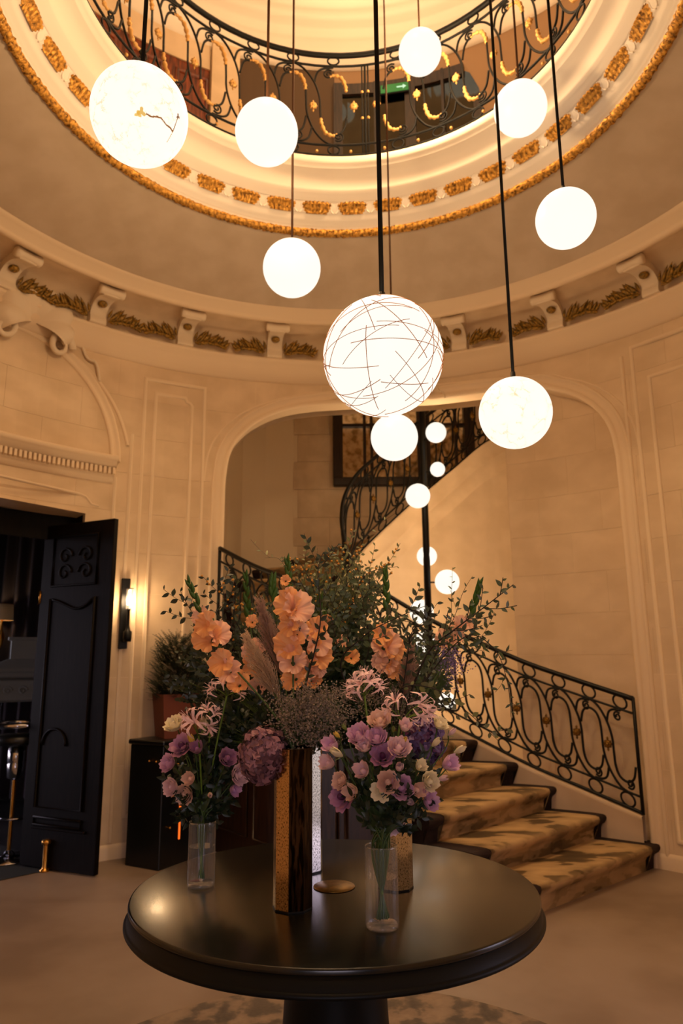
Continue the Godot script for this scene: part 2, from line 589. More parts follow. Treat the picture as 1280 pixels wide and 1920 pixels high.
	for i in 46:
		var d := -37.0 - i * 0.69
		put("dentil", dentil, M.trim, hood, Transform3D(Basis(Vector3.UP, deg_to_rad(-d)), cyl(d, 3.03, RW - 0.068)))
	st = S()
	mould(st, [Vector2(-70, 2.83), Vector2(-41.2, 2.815), Vector2(-40.4, 2.8), Vector2(-39.9, 2.77), Vector2(-39.5, 2.745), Vector2(-38.5, 2.735)], RW, [Vector2(-0.012, -0.004), Vector2(-0.004, 0.014), Vector2(0.012, -0.004)])
	struct("trim_11", done(st), M.trim)
	# skirting
	st = S()
	for span in [[-40.0, -19.5], [43.6, 62.8]]:
		var line := []
		for i in 13:
			line.append(Vector2(lerpf(span[0], span[1], i / 12.0), 0.0))
		mould(st, line, RW, [Vector2(0, 0.02), Vector2(0.08, 0.02), Vector2(0.1, 0.012), Vector2(0.11, -0.004)])
	struct("baseboard_round", done(st), M.trim)
	# floor
	st = S()
	var disc := []
	for r in [0.001, 1.0, 2.0, RW + 0.32]:
		disc.append(Vector2(r, 0.0))
	lathe(st, disc, 72, Vector3(CX, 0, CZ), 0, TAU, true)
	quad(st, Vector3(-1.6, -0.001, 2.6), Vector3(1.6, -0.001, 2.6), Vector3(1.6, -0.001, -0.4), Vector3(-1.6, -0.001, -0.4))
	quad(st, Vector3(-1.6, -0.12, 2.6), Vector3(-1.6, -0.12, -0.4), Vector3(1.6, -0.12, -0.4), Vector3(1.6, -0.12, 2.6))
	quad(st, Vector3(-1.5, -0.002, -6.2), Vector3(3.2, -0.002, -6.2), Vector3(3.2, -0.002, -9.2), Vector3(-1.5, -0.002, -9.2))
	lathe(st, [Vector2(RW + 0.35, -0.15), Vector2(0.001, -0.15)], 72, Vector3(CX, 0, CZ))
	struct("floor", done(st), M.floor)

func build_ceiling() -> void:
	var c := Vector3(CX, 0, CZ)
	var st := S()
	lathe(st, [Vector2(3.24, 4.055), Vector2(3.205, 4.058), Vector2(3.2, 4.075), Vector2(3.17, 4.09), Vector2(3.165, 4.105), Vector2(3.135, 4.125), Vector2(3.13, 4.155), Vector2(3.125, 4.16), Vector2(3.12, 4.2), Vector2(3.085, 4.215), Vector2(3.075, 4.235), Vector2(3.08, 4.245), Vector2(3.14, 4.248)], 144, c, 0, TAU, true)
	struct("trim_12", done(st), M.trim)
	st = S()
	lathe(st, [Vector2(3.14, 4.24), Vector2(3.13, 4.32), Vector2(3.09, 4.4), Vector2(3.01, 4.45), Vector2(2.9, 4.468), Vector2(2.74, 4.462)], 144, c, 0, TAU, true)
	struct("ceiling_cove", done(st), M.plaster).name = "ceiling_1"
	st = S()
	lathe(st, [Vector2(2.74, 4.47), Vector2(2.735, 4.43), Vector2(2.715, 4.425), Vector2(2.70, 4.41), Vector2(2.668, 4.41), Vector2(2.65, 4.425), Vector2(2.645, 4.44), Vector2(2.58, 4.452), Vector2(2.575, 4.46), Vector2(2.545, 4.462), Vector2(2.54, 4.475), Vector2(2.52, 4.485)], 144, c, 0, TAU, true)
	struct("trim_13", done(st), M.trim)
	st = S()
	lathe(st, [Vector2(2.53, 4.478), Vector2(2.3, 4.55), Vector2(2.05, 4.625), Vector2(1.755, 4.705)], 144, c, 0, TAU, true)
	struct("ceiling_2", done(st), M.ceiling)
	# the oculus rim
	st = S()
	lathe(st, [Vector2(1.75, 4.71), Vector2(1.738, 4.735), Vector2(1.73, 4.745), Vector2(1.72, 4.75), Vector2(1.712, 4.768), Vector2(1.70, 4.772), Vector2(1.692, 4.79), Vector2(1.682, 4.80), Vector2(1.676, 4.815), Vector2(1.665, 4.82)], 144, c, 0, TAU, true)
	lathe(st, [Vector2(1.672, 4.818), Vector2(1.655, 4.835), Vector2(1.632, 4.868), Vector2(1.622, 4.89)], 144, c, 0, TAU, true)
	lathe(st, [Vector2(1.622, 4.885), Vector2(1.612, 4.888), Vector2(1.607, 4.905), Vector2(1.592, 4.91), Vector2(1.585, 4.93), Vector2(1.566, 4.938), Vector2(1.562, 4.955), Vector2(1.553, 4.985), Vector2(1.535, 5.02), Vector2(1.505, 5.048), Vector2(1.475, 5.058), Vector2(1.468, 5.062), Vector2(1.465, 5.078), Vector2(1.45, 5.085), Vector2(1.44, 5.1), Vector2(1.436, 5.13), Vector2(1.442, 5.142), Vector2(1.5, 5.144), Vector2(3.3, 5.144)], 144, c, 0, TAU, true)
	var rim := struct("trim_14", done(st), M.ring)
	# gilded rope: a torus of overlapping leaves
	st = S()
	var rows := []
	var sides := 9
	var n := 720
	for k in sides + 1:
		rows.append(PackedVector3Array())
	for i in n:
		var a := TAU * i / n
		for k in sides + 1:
			var t := TAU * k / sides
			var ph := fposmod(i / 4.5 + k * 0.35, 1.0)
			var r := 0.019 + 0.009 * (1.0 - ph) + 0.003 * sin(i * 1.7 + k * 2.3)
			var rr := 1.757 + r * cos(t) * 1.0 - 0.004 * sin(t)
			rows[k].append(c + Vector3(rr * sin(a), 4.709 + r * sin(t) - 0.3 * (rr - 1.757), -rr * cos(a)))
	grid(st, rows, true)
	put("rope_moulding", done(st), M.gilt, rim).set_meta("label", "gilded leaf rope round the oculus")
	# acanthus leaves in the coved band, with white darts curling between them
	var leaf := acanthus()
	var dart := dart_mesh()
	for i in 38:
		var a := deg_to_rad(i * 360.0 / 38.0 + 3.0)
		var t := Transform3D(Basis(Vector3.UP, -a), c)
		put("acanthus_leaf", leaf, M.gilt, rim, t)
		put("scroll_dart", dart, M.ring, rim, t)
	build_frieze()
	# the gallery floor's underside is the vault; its edge and outer wall
	st = S()
	lathe(st, [Vector2(3.3, 4.4), Vector2(3.3, 5.1)], 96, c, 0, TAU, true)
	struct("wall_upper", done(st), M.plaster)

func band_point(u: float, v: float, lift: float) -> Vector3:
	# u in metres along the band from straight ahead, v from its lower (outer) to its upper (inner) edge
	var r := lerpf(1.672, 1.622, v) + 0.004 * sin(v * PI)
	var h := lerpf(4.812, 4.89, v)
	var a := u / 1.645
	var n := Vector2(-0.83, -0.56)
	r += n.x * lift
	h += n.y * lift
	return Vector3(r * sin(a), h, -r * cos(a))

func acanthus() -> ArrayMesh:
	var st := S()
	var lobes := 7
	var rows := []
	for j in 9:
		var v := j / 8.0
		var row := PackedVector3Array()
		for i in 43:
			var u := i / 42.0 * 2.0 - 1.0
			var half := 0.106 * (0.72 + 0.34 * sin(v * PI * 0.62)) * (1.0 + 0.06 * cos(v * 26))
			var rib := absf(sin(u * lobes * PI / 2.0))
			var lift := 0.004 + 0.013 * (1.0 - u * u) * (0.5 + 0.5 * v) + 0.008 * rib * (0.35 + 0.65 * v)
			if j == 8 or i == 0 or i == 42:
				lift = -0.002
			var vv := v * (0.88 + 0.10 * rib - 0.12 * u * u)
			row.append(band_point(u * half, 0.02 + vv * 1.06, lift + 0.012 * maxf(v - 0.7, 0.0)))
		rows.append(row)
	grid(st, rows)
	return done(st)

func dart_mesh() -> ArrayMesh:
	var st := S()
	for s in [-1.0, 1.0]:
		var pts := PackedVector3Array()
		var rad := []
		for i in 19:
			var t := i / 18.0
			var u: float = 0.136 + s * (0.008 + 0.022 * t + 0.012 * sin(t * 5.5))
			var v := 0.08 + 0.86 * t
			if t > 0.8:
				u += s * 0.02 * (t - 0.8) * 5.0
			pts.append(band_point(u, v, 0.004))
			rad.append(0.006 * (1.0 - 0.4 * t))
		tube(st, pts, rad, 6)
	return done(st)

# white scrolled consoles in the cove, each with a gilded laurel spray to either side
func build_frieze() -> void:
	var c := Vector3(CX, 0, CZ)
	var side := [Vector2(3.135, 4.245), Vector2(3.055, 4.245), Vector2(3.05, 4.28), Vector2(3.06, 4.32), Vector2(3.04, 4.36), Vector2(2.98, 4.395), Vector2(2.9, 4.40), Vector2(2.84, 4.385), Vector2(2.80, 4.375), Vector2(2.79, 4.40), Vector2(2.80, 4.445), Vector2(2.86, 4.47), Vector2(3.0, 4.46), Vector2(3.1, 4.4), Vector2(3.135, 4.33)]
	var outline := PackedVector2Array(smooth2(side, 3))
	var body := S(false)
	var w := 0.068
	var idx := Geometry2D.triangulate_polygon(outline)
	var at := func(p: Vector2, x: float) -> Vector3: return Vector3(x, p.y, -p.x)
	for i in range(0, idx.size(), 3):
		tri(body, at.call(outline[idx[i]], w), at.call(outline[idx[i + 1]], w), at.call(outline[idx[i + 2]], w))
		tri(body, at.call(outline[idx[i]], -w), at.call(outline[idx[i + 2]], -w), at.call(outline[idx[i + 1]], -w))
	for i in outline.size():
		var p := outline[i]
		var q := outline[(i + 1) % outline.size()]
		quad(body, at.call(p, -w), at.call(q, -w), at.call(q, w), at.call(p, w))
	var body_mesh := done(body)
	# the scroll at the head
	var roll := S()
	var prof := [Vector2(0.001, -0.105), Vector2(0.03, -0.105), Vector2(0.042, -0.095), Vector2(0.04, -0.07), Vector2(0.034, -0.03), Vector2(0.034, 0.03), Vector2(0.04, 0.07), Vector2(0.042, 0.095), Vector2(0.03, 0.105), Vector2(0.001, 0.105)]
	lathe(roll, prof, 20)
	var roll_mesh := done(roll)
	var shield := ball(0.04, 12, 8, 0.7)
	var spray := laurel()
	var list := [-70.0, -55.8, -41.6, -27.2, -11.8, 4.4, 20.5, 36.7, 51.9, 67.0]
	for d in list:
		var t := Transform3D(Basis(Vector3.UP, deg_to_rad(-d)), c)
		var o := struct("trim_15", body_mesh, M.relief)
		o.name = "trim_%d" % (15 + list.find(d))
		o.transform = t
		put("scroll", roll_mesh, M.relief, o, Transform3D(Basis(Vector3.BACK, PI / 2), Vector3(0, 4.418, -2.80)))
		put("gilt_drop", shield, M.olive_gilt, o, Transform3D(Basis.IDENTITY, Vector3(0, 4.385, -2.985)))
		put("laurel_spray", spray, M.olive_gilt, o)
		put("laurel_spray", spray, M.olive_gilt, o, Transform3D(Basis.from_scale(Vector3(-1, 1, 1)), Vector3.ZERO))
	# low relief of the cornice face: small husks under the ledge
	# white cartouche with ribbons above the left door's blind arch, and one over the stair arch
	for e in [[-50.5, 4.16, 1.9, 0], [12.5, 4.0, 0.85, 1]]:
		var t := Transform3D(Basis(Vector3.UP, deg_to_rad(-e[0])), cyl(e[0], e[1], RW - 0.06))
		var o := struct("trim_%d" % (25 + e[3]), cartouche(), M.relief)
		o.transform = t.scaled_local(Vector3.ONE * e[2])
		var rb := S()
		for s in [-1.0, 1.0]:
			var pts := PackedVector3Array()
			for i in 24:
				var q := i / 23.0
				pts.append(Vector3(s * (0.12 + 0.2 * q), 0.02 - 0.2 * q * q + 0.02 * sin(q * 16), 0.012 * sin(q * 9)))
			tube(rb, pts, 0.014, 6, false, true, 0.5)
		put("ribbon", done(rb), M.relief, o)

func cartouche() -> ArrayMesh:
	# a scallop shell with scrolled edges
	var st := S()
	var rows := []
	for j in 8:
		var v := j / 7.0
		var row := PackedVector3Array()
		for i in 57:
			var a := lerpf(-2.2, 2.2, i / 56.0)
			var rib := absf(sin(a * 4.5))
			var r := 0.15 * v * (1.0 + 0.12 * rib)
			row.append(Vector3(sin(a) * r * 1.1, cos(a) * r - 0.02, 0.06 * sin(v * 2.6) + 0.02 * rib * v - (0.05 if j == 7 else 0.0)))
		rows.append(row)
	grid(st, rows, false, true)
	for s in [-1.0, 1.0]:
		for k in 2:
			var pts := PackedVector3Array()
			var rad := []
			for i in 26:
				var a := i / 25.0 * 8.0
				var r := 0.055 * (1.0 - i / 32.0)
				pts.append(Vector3(s * (0.12 + 0.03 * k + r * cos(a)), -0.09 + 0.13 * k + r * sin(a), 0.02 + 0.01 * sin(a)))
				rad.append(0.017 * (1.0 - 0.5 * i / 26.0))
			tube(st, pts, rad, 6)
	return done(st)

func laurel() -> ArrayMesh:
	var st := S()
	var r := RandomNumberGenerator.new()
	r.seed = 7
	var spine := func(t: float) -> Vector3:
		var x := 0.09 + 0.27 * t
		var rr := 3.06 - 0.015 * t
		return Vector3(rr * sin(x / rr), 4.285 + 0.03 * sin(t * PI) - 0.02 * t, -rr * cos(x / rr))
	var sp := PackedVector3Array()
	for i in 9:
		sp.append(spine.call(i / 8.0))
	tube(st, sp, 0.009, 5)
	for i in 15:
		var t := 0.02 + i / 15.0
		var base: Vector3 = spine.call(minf(t, 1.0))
		for s in [-1.0, 1.0]:
			var dir := Vector3(1, s * r.randf_range(0.7, 1.7) * (1.0 if s > 0 else 0.35), r.randf_range(0.1, 0.7)).normalized()
			leaf_blade(st, base, dir, Vector3.BACK, r.randf_range(0.12, 0.16) * (1.0 - 0.45 * t) * (1.0 if s > 0 else 0.45), 0.036, 0.018)
	# two short upper leaves by the stem
	leaf_blade(st, Vector3(0.08, 4.31, -3.05), Vector3(0.35, 1, 0.3), Vector3.BACK, 0.085, 0.026, 0.016)
	leaf_blade(st, Vector3(0.09, 4.30, -3.05), Vector3(1, 0.7, 0.3), Vector3.BACK, 0.08, 0.024, 0.014)
	return done(st)

# a pointed leaf with a raised middle; n is roughly its face
func leaf_blade(st: SurfaceTool, base: Vector3, dir: Vector3, n: Vector3, length: float, width: float, thick := 0.0, droop := 0.0) -> void:
	dir = dir.normalized()
	var side := dir.cross(n).normalized()
	var up := side.cross(dir).normalized()
	var rows := []
	var under := []
	for j in 6:
		var t := j / 5.0
		var w := width * 0.5 * sin(PI * pow(t, 0.8)) + 0.0003
		var p := base + dir * length * t - up * droop * length * t * t
		rows.append(PackedVector3Array([p - side * w + up * w * 0.25, p + up * (thick * sin(PI * t)), p + side * w + up * w * 0.25]))
		under.append(PackedVector3Array([p - side * w + up * w * 0.25, p - up * thick * 0.2, p + side * w + up * w * 0.25]))
	grid(st, rows)
	if thick > 0.0:
		grid(st, under, false, true)

# ---------- wrought iron ----------
# One bay of the railing about a node, as curves in (bays, 0..1 between the inner rails).
const BAR := [Vector2(-1, 1), Vector2(-0.83, 0.975), Vector2(-0.64, 0.9), Vector2(-0.46, 0.77), Vector2(-0.345, 0.6), Vector2(-0.325, 0.42), Vector2(-0.30, 0.26), Vector2(-0.2, 0.155), Vector2(-0.02, 0.118), Vector2(0.14, 0.14), Vector2(0.26, 0.205), Vector2(0.325, 0.34)]
const ARC := [Vector2(-0.47, 0.79), Vector2(-0.40, 0.91), Vector2(-0.25, 0.965), Vector2(0, 0.985)]

func turned(p: Array) -> Array:
	return p.map(func(q): return Vector2(-q.x, 1.0 - q.y))

func spiral(c: Vector2, r: Vector2, a0: float, turns: float) -> Array:
	var out := []
	for i in 15:
		var t := i / 14.0
		var a := a0 + turns * TAU * t
		out.append(c + Vector2(cos(a) * r.x, sin(a) * r.y) * (1.0 - 0.78 * t))
	return out

# curve: points (bays, height), f: maps (u, v) to the place
func curve3(f: Callable, pts: Array, per := 4) -> PackedVector3Array:
	var out := PackedVector3Array()
	for p in smooth2(pts, per):
		out.append(f.call(p))
	return out

func rosette_mesh(r: float) -> ArrayMesh:
	var st := S()
	var rows := []
	for j in 5:
		var v := j / 4.0
		var row := PackedVector3Array()
		for i in 40:
			var a := TAU * i / 40
			var lobe := 0.75 + 0.25 * absf(cos(a * 4))
			row.append(Vector3(cos(a) * r * lerpf(0.3, lobe, v), sin(a) * r * lerpf(0.3, lobe, v), r * (0.55 - 0.5 * v + 0.25 * sin(v * PI))))
		rows.append(row)
	grid(st, rows, true, true)
	var back := []
	back.append(rows[4])
	var flat := PackedVector3Array()
	for p in rows[4]:
		flat.append(Vector3(p.x * 0.2, p.y * 0.2, -r * 0.15))
	back.append(flat)
	grid(st, back, true, true)
	lathe_z(st, [Vector2(r * 0.36, r * 0.4), Vector2(r * 0.32, r * 0.62), Vector2(r * 0.18, r * 0.74), Vector2(0.0002, r * 0.78)], 12)
	for s in [-1.0, 1.0]:
		leaf_blade(st, Vector3(0, s * r * 0.8, 0), Vector3(0, s, 0), Vector3.BACK, r * 0.75, r * 0.5, r * 0.25)
	return done(st)

func lathe_z(st: SurfaceTool, prof: Array, segs: int) -> void:
	var rows := []
	for p in prof:
		var row := PackedVector3Array()
		for i in segs:
			var a := TAU * i / segs
			row.append(Vector3(p.x * cos(a), p.x * sin(a), p.y))
		rows.append(row)
	grid(st, rows, true, true)

# a gilded leaf hugging a curve: a thick lobed sleeve
func gilt_sleeve(pts: PackedVector3Array, r: float) -> ArrayMesh:
	var rad := []
	for i in pts.size():
		var t := i / float(pts.size() - 1)
		rad.append(r * (0.55 + 0.75 * absf(sin(i * 0.9))) * (0.6 + 0.6 * sin(PI * minf(t + 0.12, 1.0))))
	return tube_mesh(pts, rad, 7)

func bay(parent: Node3D, f: Callable, n: int, thin: float, gap: float, gilded: bool, made: Dictionary, turn: Transform3D, first := false, last := false) -> void:
	# meshes are kept in «made» when the bay repeats by turning about the axis
	var list := []
	if not first:
		list.append(["scroll_bar", BAR])
		list.append(["arc_bar", ARC])
	if not last:
		list.append(["scroll_bar", turned(BAR)])
		list.append(["arc_bar", turned(ARC)])
	list.append(["scroll", spiral(Vector2(-0.12, 0.895), Vector2(0.13, 0.06), 0.9, 1.5)])
	list.append(["scroll", spiral(Vector2(0.12, 0.105), Vector2(0.13, 0.06), 0.9 + PI, 1.5)])
	var i := 0
	for e in list:
		var key := "%s%d%s%s" % [e[0], i, first, last]
		if not made.has(key):
			made[key] = tube_mesh(curve3(f, e[1]), thin * (0.8 if e[0] == "scroll" else 1.0), 6)
		put(e[0], made[key], M.iron, parent, turn)
		i += 1
	for s in [1.0, -1.0]:
		var key := "ring%s" % s
		if not made.has(key):
			var pts := PackedVector3Array()
			for k in 20:
				var a := TAU * k / 20
				pts.append(f.call(Vector3(cos(a), sin(a), s)))
			made[key] = tube_mesh(pts, thin * 0.85, 5, true)
		put("ring", made[key], M.iron, parent, turn)
	if gilded:
		for s in [0, 1]:
			var key := "gilt%d" % s
			if not made.has(key):
				var c := [Vector2(-0.31, 0.33), Vector2(-0.295, 0.26), Vector2(-0.2, 0.155), Vector2(-0.02, 0.118), Vector2(0.09, 0.14)]
				if s:
					c = turned(c)
				made[key] = gilt_sleeve(curve3(f, c, 6), thin * 1.45)
			put("gilt_leaf", made[key], M.gilt_plain, parent, turn)

# f takes (bays, v) as a Vector2, or a place on a ring as a Vector3 (cos, sin, +1 upper / -1 lower)
func oculus_balustrade() -> void:
	var o := thing("gallery_balustrade", "black iron balustrade with gilded leaves and rosettes round the oculus above", "balustrade", Vector3(CX, 0, CZ))
	var r := 1.452
	var ring := func(h: float, a0: float, a1: float) -> PackedVector3Array:
		var pts := PackedVector3Array()
		for i in 97:
			var a := deg_to_rad(lerpf(a0, a1, i / 96.0))
			pts.append(Vector3(r * sin(a), h, -r * cos(a)))
		return pts
	var rails := [["handrail", 6.035, 0.021], ["upper_rail", 5.938, 0.009], ["lower_rail", 5.245, 0.009], ["base_rail", 5.158, 0.008]]
	for q in rails:
		var st := S()
		tube(st, ring.call(q[1], -180.0, 180.0), q[2], 8, false, false)
		put(q[0], done(st), M.iron, o)
	var pitch := 12.2
	var f := func(p: Variant) -> Vector3:
		if p is Vector3:
			var a := deg_to_rad(pitch * 0.14 * p.x)
			return Vector3(r * sin(a), (5.986 if p.z > 0 else 5.203) + 0.036 * p.y, -r * cos(a))
		var a2 := deg_to_rad(pitch * p.x)
		return Vector3(r * sin(a2), lerpf(5.245, 5.938, p.y), -r * cos(a2))
	var made := {}
	var ros := rosette_mesh(0.034)
	var nodes := []
	for k in 7:
		nodes.append(-2.0 - pitch * k)
	for k in 7:
		nodes.append(17.0 + pitch * k)
	for d in nodes:
		bay(o, f, 0, 0.0082, 0.1, true, made, Transform3D(Basis(Vector3.UP, deg_to_rad(-d)), Vector3.ZERO), d == 17.0, d == -2.0)
	for k in 7:
		for d in [4.1 - pitch * k, 10.9 + pitch * k]:
			var a := deg_to_rad(d)
			put("rosette", ros, M.gilt_plain, o, Transform3D(Basis(Vector3.UP, -a), Vector3((r - 0.004) * sin(a), 5.572, -(r - 0.004) * cos(a))))
	# the gate posts where the pattern breaks
	for d in [6.6, 7.5, 8.4]:
		var a := deg_to_rad(d)
		var b := Vector3(r * sin(a), 0, -r * cos(a))
		put("gate_post", tube_mesh(PackedVector3Array([b + Vector3.UP * 5.15, b + Vector3.UP * 5.938]), 0.006 if d != 7.5 else 0.009, 6), M.iron, o)
		if d != 7.5:
			for h in [5.47, 5.70]:
				put("stud", ball(0.012, 8, 6), M.gilt_plain, o, Transform3D(Basis.IDENTITY, b + Vector3.UP * h))
	# feet of the base rail
	for k in 15:
		var a := deg_to_rad(-70.0 + 10.0 * k + 3.0)
		put("foot", ball(0.012, 8, 5), M.gilt_plain, o, Transform3D(Basis.IDENTITY, Vector3(r * sin(a), 5.19, -r * cos(a))))

# a railing along a path of points on its base line; total height and inner gap
func stair_rail(called: String, label: String, base: PackedVector3Array, high: float, pitch: float, start: float, gilded: bool, post_at_start: bool) -> Node3D:
	var o := thing(called, label, "railing")
	var path := smooth_path(base, 8)
	var len := PackedFloat32Array([0.0])
	for i in range(1, path.size()):
		len.append(len[i - 1] + Vector2(path[i].x - path[i - 1].x, path[i].z - path[i - 1].z).length())
	var total := len[len.size() - 1]
	var at := func(s: float) -> Vector3:
		s = clampf(s, 0.0, total)
		var i := 1
		while i < path.size() - 1 and len[i] < s:
			i += 1
		return path[i - 1].lerp(path[i], (s - len[i - 1]) / maxf(len[i] - len[i - 1], 1e-6))
	var g := 0.11
	for q in [["handrail", high, 0.02], ["upper_rail", high - g, 0.009], ["lower_rail", g, 0.009], ["base_rail", 0.0, 0.013]]:
		var pts := PackedVector3Array()
		for p in path:
			pts.append(p + Vector3.UP * q[1])
		put(q[0], tube_mesh(pts, q[2], 8), M.iron, o)
	var n := int((total - start) / pitch)
	for k in n + 1:
		var s0 := start + pitch * k
		var f := func(p: Variant) -> Vector3:
			if p is Vector3:
				return at.call(s0 - 0.05 * p.x) + Vector3.UP * ((high - g * 0.5 if p.z > 0 else g * 0.5) + 0.048 * p.y)
			return at.call(s0 - pitch * p.x) + Vector3.UP * lerpf(g, high - g, p.y)
		bay(o, f, k, 0.0095, 0.1, gilded, {}, Transform3D.IDENTITY, k == n, k == 0)
		var mid: Vector3 = at.call(s0 + pitch * 0.5)
		var d: Vector3 = (at.call(s0 + pitch * 0.5 + 0.02) as Vector3) - (at.call(s0 + pitch * 0.5 - 0.02) as Vector3)
		var face := Vector3(-d.z, 0, d.x).normalized()
		if face.dot(Vector3(0, 0, 0) - Vector3(mid.x, 0, mid.z)) < 0:
			face = -face
		if k < n:
			put("rosette", rosette_mesh(0.036), M.brass_dull, o, Transform3D(Basis.looking_at(-face, Vector3.UP), mid + Vector3.UP * high * 0.5))
	for e in [[post_at_start, path[0]], [true, path[path.size() - 1]]]:
		if e[0]:
			put("newel_post", tube_mesh(PackedVector3Array([e[1] - Vector3.UP * 0.01, e[1] + Vector3.UP * (high + 0.01)]), 0.014, 6), M.iron, o)
	return o

# ---------- stairs ----------
const RISE := 0.165
const RIGHT := [Vector2(2.27, -5.6), Vector2(1.977, -5.8), Vector2(1.667, -6.0), Vector2(1.36, -6.09), Vector2(1.06, -6.2), Vector2(0.78, -6.3), Vector2(0.55, -6.38), Vector2(0.35, -6.45), Vector2(0.2, -6.52), Vector2(0.1, -6.6), Vector2(0.03, -6.72), Vector2(0.0, -6.84), Vector2(0.02, -6.96), Vector2(0.08, -7.07), Vector2(0.2, -7.18), Vector2(0.4, -7.3), Vector2(0.62, -7.42), Vector2(0.84, -7.55), Vector2(1.06, -7.67), Vector2(1.3, -7.78), Vector2(1.6, -7.88), Vector2(1.9, -7.95)]
const LEFT := [Vector2(1.0, -4.5), Vector2(0.75, -4.65), Vector2(0.5, -4.82), Vector2(0.25, -5.02), Vector2(0.02, -5.2), Vector2(-0.2, -5.4), Vector2(-0.42, -5.6), Vector2(-0.62, -5.8), Vector2(-0.8, -6.0), Vector2(-0.95, -6.22), Vector2(-1.06, -6.6), Vector2(-1.15, -6.9), Vector2(-1.17, -7.2), Vector2(-1.12, -7.55), Vector2(-0.97, -7.95), Vector2(-0.6, -8.35), Vector2(-0.1, -8.55), Vector2(0.35, -8.65), Vector2(0.8, -8.7), Vector2(1.2, -8.72), Vector2(1.6, -8.72), Vector2(1.95, -8.72)]

func step_part(k: int, f0: float, f1: float, lift: float) -> ArrayMesh:
	# the carpet on one step, from the foot of its riser over a rounded nosing to the next riser
	var h := RISE * (k + 1)
	var prof := [Vector2(0.012, -RISE), Vector2(0.006, -0.09), Vector2(-0.004, -0.07), Vector2(-0.024, -0.056), Vector2(-0.038, -0.038), Vector2(-0.042, -0.022), Vector2(-0.036, -0.008), Vector2(-0.018, 0.0), Vector2(0.05, 0.002), Vector2(-9, 0.0)]
	var st := S()
	var rows := []
	var cols := maxi(2, int((f1 - f0) * 14))
	for q in prof:
		var row := PackedVector3Array()
		for i in cols + 1:
			var f := lerpf(f0, f1, float(i) / cols)
			var a: Vector2 = (RIGHT[k] as Vector2).lerp(LEFT[k], f)
			var b: Vector2 = (RIGHT[k + 1] as Vector2).lerp(LEFT[k + 1], f)
			if k >= 9:
				var shift: Vector2 = (LEFT[k] - RIGHT[k]).normalized() * 0.07 * (1.0 - f)
				a += shift
				b += shift
			var run := (b - a).normalized()
			var p: Vector2 = b + run * 0.01 if q.x < -1 else a + run * (q.x - (lift if q.y < -0.005 else 0.0))
			var y: float = h + q.y + (lift if q.y > -0.01 else 0.0)
			row.append(Vector3(p.x, y, p.y))
		rows.append(row)
	grid(st, rows, false, true)
	for side in [0, cols]:
		for j in range(1, prof.size() - 1):
			if side == 0:
				tri(st, rows[0][0], rows[j][0], rows[j + 1][0])
			else:
				tri(st, rows[0][cols], rows[j + 1][cols], rows[j][cols])
		var back: Vector3 = rows[prof.size() - 1][side]
		var low := Vector3(back.x, h - RISE, back.z)
		if side == 0:
			tri(st, rows[0][0], back, low)
		else:
			tri(st, rows[0][cols], low, back)
	return done(st)

